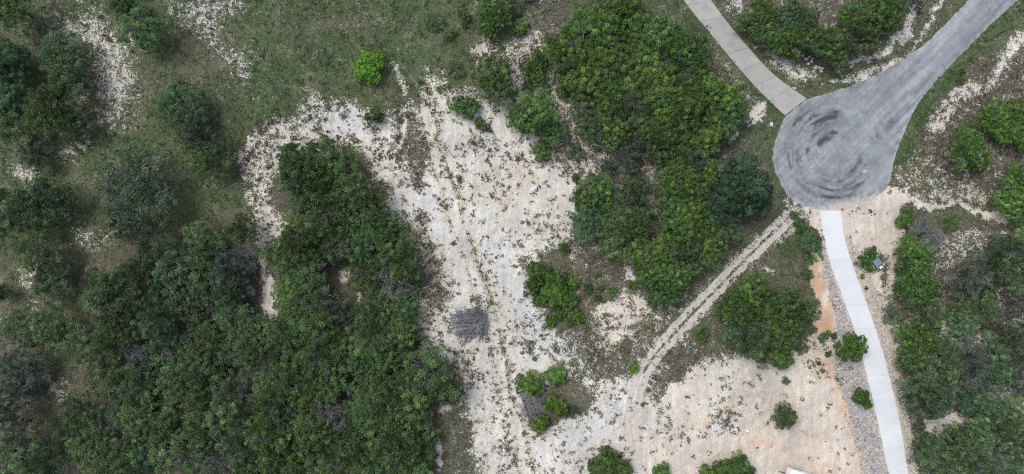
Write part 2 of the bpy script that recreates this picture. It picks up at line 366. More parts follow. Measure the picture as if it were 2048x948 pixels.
area([(1480, -60), (1820, -60), (1800, 60), (1720, 120), (1560, 110), (1500, 60)], 14, litter=.7, bare=.3, green=.2, rubble=.4)
area([(1590, 172), (1720, 152), (1800, 105), (1860, 40), (1915, -60), (1950, -60), (1930, 10), (1850, 88), (1800, 122), (1700, 172), (1620, 196)], 7, bare=.22, green=.5, litter=.5)
stroke([(1862, -20), (1835, 30), (1800, 75), (1752, 108), (1690, 135)], 13, 12, bare=.68, cool=.6, pink=.2, rubble=.4, tuft=.3)
stroke([(1905, -10), (1868, 45), (1800, 112), (1750, 135), (1660, 165)], 6, 6, bare=.62, cool=.6, pink=.2)
stroke([(1885, -10), (1850, 42), (1790, 100), (1740, 122), (1640, 148)], 5, 5, bare=.12, litter=.7)
stroke([(2070, -20), (1995, 45), (1936, 105), (1876, 172), (1840, 225), (1815, 275), (1795, 335)], 20, 8, False, green=1.15, litter=.0, bare=.03, tuft=.3)
stroke([(2120, 40), (2040, 92), (1980, 150), (1920, 200), (1868, 250)], 13, 13, bare=.66, pink=.3, cool=.5, rubble=.4, tuft=.5)
area([(1800, 350), (1840, 300), (1880, 330), (1960, 380), (1900, 400), (1810, 395)], 16, bare=.42, litter=.5, green=.45, pink=.6)
blob(1930, 390, 60, 20, bare=.5, pink=.7, litter=.5)
stroke([(1790, 388), (1860, 402), (1920, 418), (1990, 436), (2100, 440)], 6, 6, bare=.9, pink=.7, tuft=.1)
area([(1800, 410), (1900, 420), (1960, 440), (1900, 470), (1830, 470)], 12, bare=.15, green=.5, litter=.5)
area([(930, 100), (965, 70), (1000, 90), (1060, 60), (1110, 90), (1150, 200), (1180, 330), (1100, 300), (1060, 260), (1020, 200), (960, 140)], 16, bare=.5, litter=.55, rubble=.5, green=.15, pink=.3)
blob(950, 105, 18, 14, bare=.85); area([(1000, 40), (1080, -20), (1140, -20), (1110, 70)], 12, bare=.25, litter=.7, rubble=.5)
blob(1195, 300, 60, 26, bare=.52, litter=.6, pink=.5, rubble=.4); blob(1155, 345, 34, 20, bare=.5, litter=.6, pink=.5); blob(1305, 400, 12, 60, bare=.55, pink=.6, litter=.5); blob(1290, 335, 30, 18, bare=.45, cool=.6, pink=.4)
blob(1180, 215, 40, 24, bare=.5, rubble=.6, pink=.4); blob(915, 135, 22, 30, green=.7, bare=.05); blob(890, 70, 60, 60, green=.55, bare=.05, litter=.3)
TRACK = spline([(1588, 424), (1545, 466), (1500, 510), (1420, 590), (1350, 662), (1305, 715), (1275, 770), (1265, 830), (1268, 900), (1270, 1000)], 8)
stroke(TRACK[:-24], 24, 14, True, bare=.50, cool=.5, pink=.2, tuft=.8, litter=.5); stroke(TRACK[:-24], 3.0, 3.5, False, amt=.8, bare=.36, green=.35, litter=.5)

area([(1160, 505), (1225, 508), (1258, 548), (1236, 590), (1196, 615), (1165, 600), (1150, 540)], 15, bare=.26, litter=.8, green=.25, tuft=.9)
area([(1120, 650), (1170, 640), (1200, 690), (1180, 712), (1140, 690)], 16, bare=.42, litter=.7, green=.25, tuft=1, cool=.6)
area([(1188, 700), (1250, 690), (1292, 640), (1318, 640), (1322, 662), (1288, 706), (1262, 738), (1212, 742)], 17, bare=.34, litter=.7, green=.35, tuft=1)
area([(1303, 785), (1312, 745), (1352, 700), (1400, 655), (1440, 672), (1420, 702), (1365, 725), (1330, 800)], 15, bare=.28, litter=.75, green=.3, tuft=1)
area([(1270, 575), (1330, 600), (1380, 590), (1340, 635), (1310, 655), (1285, 600)], 16, bare=.46, litter=.6, tuft=1)
area([(1108, 742), (1150, 752), (1176, 790), (1168, 822), (1135, 838), (1100, 852), (1085, 800)], 12, bare=.16, litter=.8, green=.3)
for q in range(70):   # weedy and bare patches breaking up the clearing rim
    qx, qy = random.Random(q).choice([(540, 380), (620, 270), (800, 400), (860, 560), (870, 690), (930, 830), (990, 900), (1120, 470), (1060, 290), (900, 180), (700, 230), (1180, 760), (1360, 700), (960, 760), (1090, 700)])
    rq = random.Random(q + 99); blob(qx + rq.gauss(0, 34), qy + rq.gauss(0, 34), rq.uniform(6, 16), rq.uniform(5, 13), .8, rq.uniform(0, 180), bare=rq.uniform(.32, .6), tuft=1.0, litter=.6)

stroke(TRACK[:-10], 14, 6, False, tuft=.03, litter=.3); stroke(TRACK[:-10], 2, 3, False, tuft=.5)

R1 = spline([(862, 215), (885, 310), (912, 395), (936, 470), (962, 540), (985, 610), (1003, 690), (1020, 780), (1048, 870), (1080, 1000)], 6)
for off_, am in ((0, .85), (-26, .8), (7, .5), (-34, .45)):
    stroke([(x + off_ * (1 - .2 * k / len(R1)) + 3 * math.sin(k * .7), y) for k, (x, y) in enumerate(R1)], 1.5, 5, False, amt=am, bare=.38, yellow=.6, tuft=.9, litter=.5)
stroke([(x - 13, y) for x, y in R1], 7, 7, False, amt=.6, bare=1.05, cool=.7, tuft=.08)
R2 = spline([(1288, 762), (1255, 800), (1205, 838), (1150, 878), (1110, 925), (1090, 1000)], 6)
for off_ in (-9, 9): stroke([(x, y + off_) for x, y in R2], 5, 5, False, amt=.75, bare=1.1, cool=.6, tuft=.03, yellow=0)
for off_ in (-17, 0, 17): stroke([(x, y + off_) for x, y in R2], 1.5, 4, False, amt=.7, bare=.45, tuft=.9, litter=.5)
for off_ in (-16, 0, 16): stroke([(1272 + off_, 800), (1264 + off_, 850), (1267 + off_, 920), (1270 + off_, 1000)], 1.2, 4, False, amt=.7, bare=.45, orange=.25, tuft=.6)
for pts in ([(1700, 948), (1640, 880), (1560, 850), (1480, 870), (1400, 900)], [(1690, 900), (1620, 840), (1540, 800), (1470, 780)], [(1720, 930), (1650, 900), (1570, 890), (1500, 905)], [(1330, 860), (1400, 850), (1450, 820), (1480, 780)]):
    stroke(spline(pts, 6), 1.8, 5, False, amt=.5, orange=.30, bare=1.0, pink=1.0)
for q in range(120):   # mottled thin soil through the clearing
    rq = random.Random(q + 500); qx, qy = rq.uniform(490, 1260), rq.uniform(190, 948)
    blob(qx, qy, rq.uniform(5, 22), rq.uniform(4, 12), .9, rq.uniform(0, 180), tuft=rq.choice((.1, .9, 1.0)), cool=rq.uniform(0, 1))

def samp(name, px, py):
    A = MAP[name]; fx = np.clip((px - GX0) / GSTEP, 0, A.shape[1] - 1.001); fy = np.clip((py - GY0) / GSTEP, 0, A.shape[0] - 1.001)
    i = fx.astype(int); j = fy.astype(int); u = fx - i; v = fy - j
    return (A[j, i] * (1 - u) + A[j, i + 1] * u) * (1 - v) + (A[j + 1, i] * (1 - u) + A[j + 1, i + 1] * u) * v

# ------------------------------------------------------------------ pavement outlines
ROAD = np.concatenate([spline([(2010, -90), (1936, 0), (1856, 82), (1816, 110), (1756, 147), (1701, 172), (1640, 190), (1612, 199)], 5),
    np.array([(1571, 233)]), spline([(1566, 242), (1549, 288), (1546, 322), (1558, 362), (1586, 400), (1612, 413), (1640, 419), (1681, 419), (1728, 402), (1764, 384), (1781, 362)], 6),
    spline([(1786, 330), (1806, 270), (1831, 215), (1866, 170), (1926, 105), (1986, 45), (2036, 0), (2130, -90)], 5)])
D1L = spline([(1330, -50), (1370, 5), (1421, 68), (1491, 152), (1545, 208), (1570, 231)], 12)
D1R = spline([(1383, -50), (1421, 0), (1453, 43), (1486, 83), (1522, 124), (1547, 149), (1577, 172), (1613, 197)], 12)
D2L = spline([(1639, 421), (1647, 474), (1661, 529), (1683, 589), (1708, 659), (1726, 724), (1751, 824), (1777, 948), (1796, 1040)], 12)
D2R = spline([(1681, 421), (1688, 474), (1701, 519), (1726, 589), (1751, 659), (1776, 744), (1801, 854), (1816, 948), (1832, 1040)], 12)
pave = np.minimum(sdf(PX, PY, ROAD), np.minimum(sdf(PX, PY, np.concatenate([D1L, D1R[::-1]])), sdf(PX, PY, np.concatenate([D2L, D2R[::-1]]))))
MAP['flat'] = sstep(4, 46, pave)
MAP['pave'] = pave
MAP['rut'] = np.zeros(PX.shape); d, _, _ = seg_dist(PX, PY, [(938, 480), (955, 530), (972, 575), (988, 615)], False); MAP['rut'] = sstep(9, 0, d)
d, _, _ = seg_dist(PX, PY, [(855, 200), (870, 280), (890, 335), (915, 395)], False); MAP['rut'] = np.maximum(MAP['rut'], 0.6 * sstep(10, 0, d))
def ground_z(px, py):
    px = np.asarray(px, float); py = np.asarray(py, float)
    fl = samp('flat', px, py); br = samp('bare', px, py)
    z = (fbm(px, py, 260, 3, 2.0) - 0.5) * 1.3 + (fbm(px, py, 60, 3, 8.0) - 0.5) * 0.45
    rid = np.abs(fbm(px + py * 0.3, py, 34, 3, 4.0) - 0.5) * 2
    z = z + (rid - 0.3) * 0.22 * sstep(.5, .95, br) + (fbm(px, py, 9, 2, 6.0) - 0.5) * 0.10
    z = z - samp('rut', px, py) * 0.28
    return z * fl - 0.01
def gz(px, py): return float(ground_z(np.array([px]), np.array([py]))[0])
def gzw(x, y): return gz(x / S + 1024, 474 - y / S)

# ------------------------------------------------------------------ ground
def axis(lo, hi, step, far):
    a = list(np.arange(lo, hi + step, step)); s = step; v = a[-1]
    while v < far: s *= 1.45; v += s; a.append(v)
    s = step; v = a[0]
    while v > -far: s *= 1.45; v -= s; a.insert(0, v)
    return np.array(a)
ax = axis(-120, 2168, 3.2, 30000); ay = axis(-120, 1068, 3.2, 30000)
QX, QY = np.meshgrid(ax, ay)
V = np.stack([(QX - 1024) * S, (474 - QY) * S, ground_z(QX, QY)], -1).reshape(-1, 3)
nx, ny = len(ax), len(ay)
ii, jj = np.meshgrid(np.arange(nx - 1), np.arange(ny - 1)); b0 = (jj * nx + ii).ravel()
F = np.stack([b0, b0 + nx, b0 + nx + 1, b0 + 1], -1)
def ground_attrs(me, qx, qy):
    for nm, ch in (('ga', ('bare', 'green', 'litter', 'orange')), ('gb', ('yellow', 'cool', 'pink', 'rubble')), ('gc', ('tuft', 'tuft', 'tuft', 'tuft'))):
        a = me.color_attributes.new(nm, 'FLOAT_COLOR', 'POINT')
        a.data.foreach_set('color', np.stack([samp(c, qx, qy) for c in ch], -1).astype(np.float32).ravel())
m, nt, b, _ = newmat('soil_and_turf'); n = N(nt); P = n.pos()
_, bare, green, litter, orange = n.attr('ga'); _, yellow, cool, pink, rub = n.attr('gb')
n_big = n.noise(0.12, 5, 0.6, P); n_mid = n.noise(1.1, 7, 0.68, P, 0.4); n_fin = n.noise(5.0, 5, 0.65, P); n_grit = n.noise(16.0, 3, 0.6, P)
grass = n.mix(n.rng(n.math('ADD', green, n.math('MULTIPLY', n.math('SUBTRACT', n.noise(0.45, 6, 0.65, P, 0.6), 0.5), 2.2)), 0.05, 0.85), (0.106, 0.111, 0.074), (0.068, 0.104, 0.047))
grass = n.mix(n.rng(n.math('ADD', litter, n.math('MULTIPLY', n.math('SUBTRACT', n_fin, 0.5), 1.2)), 0.25, 1.0), grass, (0.112, 0.101, 0.080))
straw = n.rng(n.math('ADD', n.noise(2.6, 6, 0.7, P, 0.8), n.math('MULTIPLY', n.math('SUBTRACT', n.noise(0.3, 5, 0.65, P), 0.5), 0.7)), 0.50, 0.72, 0, 0.7)
grass = n.mix(straw, grass, (0.24, 0.225, 0.175))
grass = n.scalecol(grass, n.rng(n_fin, 0.25, 0.75, 0.55, 1.42))
earth = n.mix(cool, (0.615, 0.58, 0.515), (0.555, 0.57, 0.57))
earth = n.mix(n.math('MULTIPLY', pink, 0.8), earth, (0.575, 0.51, 0.445))
earth = n.mix(n.math('MULTIPLY', n.rng(n.math('ADD', yellow, n.math('MULTIPLY', n.math('SUBTRACT', n_mid, 0.5), 1.3)), 0.1, 1.0), 0.75), earth, (0.60, 0.50, 0.32))
earth = n.mix(n.math('MULTIPLY', orange, n.rng(n_mid, 0.3, 0.62, 0.55, 1.0)), earth, (0.56, 0.32, 0.19))
earth = n.scalecol(earth, n.math('MULTIPLY', n.rng(n_mid, 0.25, 0.75, 0.84, 1.12), n.rng(n_grit, 0.3, 0.7, 0.86, 1.12)))
earth = n.mix(n.rng(n.noise(7.5, 3, 0.7, P), 0.64, 0.74, 0, 0.55), earth, (0.20, 0.18, 0.15))
_, tuf, _g, _b, _a = n.attr('gc')
dots = n.math('MULTIPLY', n.rng(n.voro(2.1, P), 0.30, 0.16), n.rng(n.math('ADD', n.math('MULTIPLY', tuf, 0.55), n.noise(0.7, 6, 0.7, P, 0.6)), 0.72, 0.98))
earth = n.mix(n.math('MULTIPLY', dots, 0.75), earth, (0.16, 0.14, 0.115))
wash = n.noise(1.0, 6, 0.65, n.mapping(P, (0.9, 0.16, 1), (0, 0, math.radians(-22))), 1.2)
earth = n.scalecol(earth, n.rng(wash, 0.3, 0.7, 0.86, 1.09))
graded = n.noise(1.0, 5, 0.65, n.mapping(P, (1.6, 0.13, 1), (0, 0, math.radians(38))), 0.9)
earth = n.mix(n.math('MULTIPLY', pink, n.rng(graded, 0.46, 0.66, 0, 0.42)), earth, (0.47, 0.385, 0.31))
edge = n.math('ADD', n.math('MULTIPLY', n.math('SUBTRACT', bare, 0.5), 1.15), n.math('ADD', n.math('MULTIPLY', n.math('SUBTRACT', n_mid, 0.5), 1.5), n.math('MULTIPLY', n.math('SUBTRACT', n_fin, 0.5), 1.7)))
fac = n.rng(edge, -0.16, 0.16)
rockspk = n.math('MULTIPLY', n.rng(n.voro(3.2, P), 0.22, 0.12), n.rng(n.math('ADD', rub, n.math('MULTIPLY', n.math('SUBTRACT', n_mid, 0.5), 0.8)), 0.3, 0.8))
colr = n.mix(fac, grass, earth)
colr = n.mix(n.math('MULTIPLY', rockspk, 0.75), colr, (0.42, 0.41, 0.40))
colr = n.scalecol(colr, n.rng(n_big, 0.3, 0.7, 0.88, 1.10))
nt.links.new(colr, b.inputs['Base Color']); b.inputs['Roughness'].default_value = 0.95
n.bump(n.math('ADD', n.math('MULTIPLY', n_mid, 0.6), n.math('MULTIPLY', n_fin, 0.5)), 0.7, 0.25, b)
M_ground = m
me = mesh_from('ground', V, F, M_ground, smooth=True); ground_attrs(me, QX.ravel(), QY.ravel())
tag(obj('ground', me), 'pale caliche and dry meadow ground of the hillside lot', 'ground', kind='structure')

def sheet(name, poly, step, z, mat, rag=0.0):
    """grid sheet clipped to an outline, boundary vertices snapped onto it"""
    poly = np.asarray(poly); x0, y0 = poly.min(0) - step; x1, y1 = poly.max(0) + step
    xs = np.arange(x0, x1 + step, step); ys = np.arange(y0, y1 + step, step); X, Y = np.meshgrid(xs, ys)
    cx = (X[:-1, :-1] + X[1:, 1:]) / 2; cy = (Y[:-1, :-1] + Y[1:, 1:]) / 2
    keep = inside(cx, cy, poly)
    nX = len(xs); jj, ii = np.nonzero(keep); b0 = jj * nX + ii
    F = np.stack([b0, b0 + nX, b0 + nX + 1, b0 + 1], -1)
    cnt = np.bincount(F.ravel(), minlength=X.size); used = np.nonzero(cnt)[0]
    x = X.ravel()[used].copy(); y = Y.ravel()[used].copy(); bnd = cnt[used] < 4
    _, qx, qy = seg_dist(x[bnd], y[bnd], poly, True); x[bnd] = qx; y[bnd] = qy
    if rag:
        x[bnd] += (fbm(x[bnd], y[bnd], 9, 3, 2.2) - .5) * rag; y[bnd] += (fbm(x[bnd], y[bnd], 9, 3, 7.2) - .5) * rag
    mp = np.full(X.size, -1); mp[used] = np.arange(len(used)); F = mp[F]
    zz = z(x, y) if callable(z) else np.full(len(x), z)
    return mesh_from(name, np.stack([(x - 1024) * S, (474 - y) * S, zz], -1), F, mat, smooth=True), x, y

# road with turning circle
m, nt, b, _ = newmat('worn_chip_seal'); n = N(nt); P = n.pos()
_, skid, grav, lane, _a = n.attr('ra')
q1 = n.noise(0.35, 5, 0.6, P); q2 = n.noise(14, 4, 0.65, P)
along = n.mapping(P, (1, 1, 1), (0, 0, -math.radians(45)))
streak = n.noise(1.0, 4, 0.6, n.mapping(along, (0.10, 2.2, 1)))
c = n.mix(n.rng(q1, 0.3, 0.7), (0.205, 0.226, 0.252), (0.262, 0.282, 0.308))
c = n.scalecol(c, n.rng(streak, 0.3, 0.7, 0.90, 1.10))
c = n.mix(lane, c, (0.31, 0.33, 0.352))
c = n.scalecol(c, n.rng(_a, 0.1, 0.9, 0.80, 1.22))
c = n.scalecol(c, n.rng(n.noise(0.9, 7, 0.7, P, 0.8), 0.3, 0.7, 0.84, 1.16))
c = n.scalecol(c, n.rng(q2, 0.3, 0.7, 0.86, 1.14))
c = n.mix(n.rng(n.math('ADD', skid, n.math('MULTIPLY', n.math('SUBTRACT', n.noise(2.2, 7, 0.75, P, 0.5), 0.5), 0.7)), 0.04, 0.60, 0, 0.92), c, (0.06, 0.064, 0.072))
c = n.mix(n.rng(n.math('ADD', grav, n.math('MULTIPLY', n.math('SUBTRACT', n.noise(1.4, 6, 0.7, P), 0.5), 0.9)), 0.3, 0.8), c, n.scalecol((0.50, 0.45, 0.40), n.rng(q2, 0.3, 0.7, 0.85, 1.15)))
nt.links.new(c, b.inputs['Base Color']); b.inputs['Roughness'].default_value = 0.85; n.bump(q2, 0.35, 0.03, b)
M_road = m
me, rx, ry = sheet('road', ROAD, 2.5, 0.03, M_road, 5.0)
ccx, ccy = 1668, 305
dx = rx - ccx; dy = ry - ccy; rr = np.hypot(dx, dy); th = np.degrees(np.arctan2(-dy, dx)) % 360
skid = np.zeros(len(rx))
arcn = fbm(rr * 2.2, th * 0.35, 12, 3, 3.3)
arcn2 = sstep(.22, .78, fbm(rr * 1.0, th * 0.10, 6, 4, 13.3)) * (0.4 + fbm(rx, ry, 24, 3, 2.0))
def arc(r0, w, a0, a1, s):
    global skid
    t = np.clip((th - a0) / (a1 - a0), 0, 1); env = np.clip(np.minimum(t, 1 - t) * 5, 0, 1) * ((th >= a0) & (th <= a1))
    skid = np.maximum(skid, s * env * np.exp(-((rr - r0 - 6 * (fbm(th, rr * 0, 30, 2, r0) - .5)) / w) ** 2) * (0.35 + 1.1 * arcn))
skr = random.Random(11)
for q in range(130):      # scuffed tyre tracks round the turning circle
    a0 = skr.choice([skr.uniform(95, 190), skr.uniform(150, 330), skr.uniform(200, 300)]); ln = skr.uniform(8, 46)
    arc(skr.gauss(78 if a0 > 150 else 70, 15), skr.uniform(2.2, 5.5), a0, a0 + ln, skr.uniform(.15, .65))
arc(66, 6, 104, 134, .8); arc(74, 4, 112, 140, .7); arc(96, 5, 128, 150, .6); arc(92, 5, 175, 205, .65); arc(84, 6, 212, 250, .7); arc(82, 7, 268, 312, .7); arc(74, 3.5, 230, 300, .55)
for (a, e, w, s) in (((1640, 243), (1672, 228), 5, .95), ((1630, 250), (1648, 237), 4, .9), ((1642, 284), (1666, 269), 6, .85), ((1618, 300), (1640, 275), 4, .5), ((1604, 245), (1596, 240), 6, .6), ((1600, 320), (1612, 300), 5, .55),
                     ((1690, 375), (1712, 368), 6, .6), ((1700, 350), (1720, 320), 6, .35), ((1720, 330), (1760, 250), 8, .22), ((1740, 330), (1790, 230), 8, .2)):
    dd, _, _ = seg_dist(rx, ry, [a, e], False); skid = np.maximum(skid, s * np.exp(-(dd / (w * 1.7)) ** 2) * (0.6 + fbm(rx + ry, rx - ry, 14, 3, 5)))
skid = np.clip(skid, 0, 1) * (0.20 + 0.95 * arcn2)
for (ex, ey, er, es) in ((1622, 262, 34, .34), (1612, 310, 22, .30), (1640, 355, 30, .26), (1698, 366, 26, .30), (1650, 275, 22, .30)):
    skid = np.maximum(skid, es * np.exp(-(np.hypot(rx - ex, ry - ey) / er) ** 2) * (.2 + 1.3 * arcn2))
grav = np.maximum(sstep(372, 436, ry + 0.22 * (rx - 1660)) * 0.85, sstep(16, 1, seg_dist(rx, ry, ROAD, True)[0]) * 0.42)
grav = np.maximum(grav, 0.5 * np.exp(-(np.hypot((rx - 1730) + .6 * (ry - 342), (ry - 342) * 1.6) / 10) ** 2) * 2 * fbm(rx, ry, 8, 3, 6.0))
d1, _, _ = seg_dist(rx, ry, [(2060, -80), (1965, 30), (1880, 115), (1800, 200), (1730, 260)], False); d2, _, _ = seg_dist(rx, ry, [(2000, -80), (1925, 30), (1840, 120), (1740, 180)], False)
lane = 0.6 * np.exp(-(d1 / 9) ** 2) + 0.5 * np.exp(-(d2 / 10) ** 2)
al = (rx + (474 - ry)) * .707; ac = (rx - (474 - ry)) * .707
inc = sstep(135, 70, rr)                                    # inside the turning circle the wear runs round, on the road along it
swirl = fbm(rr * 1.0, th * 0.22, 9, 4, 21.0) * inc + fbm(ac, al * 0.09, 8, 4, 27.0) * (1 - inc)
iso = fbm(rx, ry, 30, 4, 33.0)
swirl = swirl * (1 - inc) + inc * (.68 * iso + .32 * fbm(rr, th * 0.9, 7, 3, 41.0))
swirl = np.clip(.5 + (swirl - .5) * (1.5 - .2 * inc) + .06 * inc, 0, 1)
a = me.color_attributes.new('ra', 'FLOAT_COLOR', 'POINT')
a.data.foreach_set('color', np.stack([skid, grav, lane, swirl], -1).astype(np.float32).ravel())
tag(obj('road', me), 'grey chip-seal road ending in a round turning circle with dark tyre marks', 'road', kind='structure')

# dirt two-track
m, nt, b, _ = newmat('track_dust'); n = N(nt); P = n.pos()
c = n.mix(n.rng(n.noise(0.8, 6, 0.65, P), 0.3, 0.7), (0.46, 0.43, 0.395), (0.54, 0.51, 0.47))
c = n.scalecol(c, n.rng(n.noise(9, 4, 0.65, P), 0.3, 0.7, 0.82, 1.15))
c = n.mix(n.rng(n.noise(4, 5, 0.7, P), 0.64, 0.76, 0, 0.35), c, (0.2, 0.185, 0.15))
nt.links.new(c, b.inputs['Base Color']); n.bump(n.noise(5, 5, 0.6, P), 0.5, 0.08, b)
tr = TRACK[1:-1]; tg = np.gradient(tr, axis=0); nr = np.stack([-tg[:, 1], tg[:, 0]], -1); nr /= np.linalg.norm(nr, axis=1)[:, None]
dt = None
for sgn in (-1, 1):
    off = 9.0; wd = 6.2
    pl = np.concatenate([tr + nr * (sgn * off - wd), (tr + nr * (sgn * off + wd))[::-1]])
    me, x_, y_ = sheet('dirt_track', pl, 2.2, lambda x, y: ground_z(x, y) + 0.02, m, 3.0)
    if dt is None:
        dt = tag(obj('dirt_track', me), 'pale two-rut dirt track running diagonally from the turning circle', 'track', kind='structure')
    else: obj('wheel_rut', me, dt)

# ------------------------------------------------------------------ concrete drives, slab by slab
def concrete(name, c0, c1, stain):
    m, nt, b, _ = newmat(name); n = N(nt); P = n.pos()
    c = n.mix(n.rng(n.noise(0.5, 6, 0.6, P), 0.3, 0.7), c0, c1)
    c = n.scalecol(c, n.rng(n.noise(20, 3, 0.6, P), 0.3, 0.7, 0.95, 1.05))
    oi = nt.nodes.new('ShaderNodeObjectInfo'); c = n.scalecol(c, n.rng(oi.outputs['Random'], 0, 1, 0.96, 1.03))
    c = n.mix(n.rng(n.noise(0.55, 6, 0.7, n.mapping(P, (1, 1, 1), (0, 0, .9)), 0.5), 0.5, 0.72, 0, stain), c, (0.17, 0.165, 0.165))
    nt.links.new(c, b.inputs['Base Color']); b.inputs['Roughness'].default_value = 0.8; n.bump(n.noise(30, 3, 0.6, P), 0.15, 0.01, b)
    return m
M_con1 = concrete('old_concrete', (0.34, 0.335, 0.325), (0.40, 0.395, 0.38), 0.45); M_con2 = concrete('new_concrete', (0.60, 0.64, 0.675), (0.65, 0.685, 0.715), 0.06)
M_joint = plain('joint_filler', (0.17, 0.165, 0.155)); M_joint2 = plain('joint_sealant', (0.42, 0.42, 0.42))
def drive(name, L, R, cuts, mat, jmat, label, gap):
    """L,R edge polylines; cuts = fractions along the drive where joints lie"""
    def at(P, t):
        sgl = np.r_[0, np.cumsum(np.hypot(*np.diff(P, axis=0).T))]; sgl /= sgl[-1]
        return np.array([np.interp(t, sgl, P[:, 0]), np.interp(t, sgl, P[:, 1])])
    def wedge(t0, t1, z0, z1, g, nm, mt, inset=0.0):
        k = 10; mb = MB(); V = []
        for z in (z1, z0):
            for i in range(k + 1):
                t = t0 + (t1 - t0) * i / k; l = at(L, t); r = at(R, t)
                l2 = l + (r - l) * inset; r2 = r + (l - r) * inset
                V += [W(l2[0], l2[1], z), W(r2[0], r2[1], z)]
        F = []; o2 = 2 * (k + 1)
        for i in range(k):
            a_ = 2 * i
            F += [(a_, a_ + 2, a_ + 3, a_ + 1), (a_ + 1, a_ + 3, o2 + a_ + 3, o2 + a_ + 1), (a_ + 2, a_, o2 + a_, o2 + a_ + 2)]
        F += [(0, 1, o2 + 1, o2), (2 * k + 1, 2 * k, o2 + 2 * k, o2 + 2 * k + 1)]
        mb.add(V, F); return mb.mesh(nm, mt)
    base = obj(name, wedge(0, 1, -0.08, 0.056, 0, name, jmat, 0.006)); tag(base, label, 'driveway', kind='structure')
    c = [0] + list(cuts) + [1]
    for t0, t1 in zip(c[:-1], c[1:]):
        obj('concrete_slab', wedge(t0 + gap, t1 - gap, -0.05, 0.075, 0, 'concrete_slab', mat), base)
    return base
drive('concrete_driveway', D1L, D1R, [0.09, 0.20, 0.315, 0.43, 0.545, 0.66, 0.775, 0.885], M_con1, M_joint, 'older grey concrete driveway with stained slabs and dark joints, upper right', 0.0007)
drive('concrete_driveway', D2L, D2R, [i / 13 for i in range(1, 13)], M_con2, M_joint2, 'fresh white concrete driveway curving down from the turning circle', 0.00018)

# ------------------------------------------------------------------ foliage builders
def shards(base, axis, L, Wd, col, r, nrm=None):
    """diamond-shaped leaves: base (n,3), axis unit (n,3), length, width -> V,F,col"""
    n_ = len(base); rv = r.normal(size=(n_, 3)) if nrm is None else nrm; s = np.cross(axis, rv); s /= np.linalg.norm(s, axis=1)[:, None] + 1e-9
    L = np.asarray(L)[:, None]; Wd = np.asarray(Wd)[:, None]
    V = np.stack([base, base + axis * L * .5 + s * Wd, base + axis * L, base + axis * L * .5 - s * Wd], 1).reshape(-1, 3)
    i = np.arange(n_)[:, None] * 4
    return V, i + np.array([0, 1, 2, 3]), np.repeat(col, 4, axis=0)
def unit(v): return v / (np.linalg.norm(v, axis=-1, keepdims=True) + 1e-9)
PAL = {  # leaf colours, (dark, mid, bright)
    'juniper': ((0.066, 0.108, 0.050), (0.119, 0.186, 0.078), (0.215, 0.298, 0.115)),
    'grey':    ((0.085, 0.115, 0.078), (0.140, 0.180, 0.115), (0.215, 0.260, 0.160)),
    'lush':    ((0.058, 0.112, 0.028), (0.106, 0.188, 0.044), (0.205, 0.310, 0.076)),
    'oak':     ((0.046, 0.100, 0.048), (0.078, 0.155, 0.072), (0.130, 0.220, 0.105)),
    'silver':  ((0.080, 0.112, 0.080), (0.120, 0.165, 0.118), (0.185, 0.235, 0.175)),
    'bright':  ((0.095, 0.175, 0.018), (0.165, 0.275, 0.034), (0.250, 0.370, 0.060)),
    'pale':    ((0.105, 0.145, 0.072), (0.150, 0.200, 0.105), (0.205, 0.260, 0.140)),
}
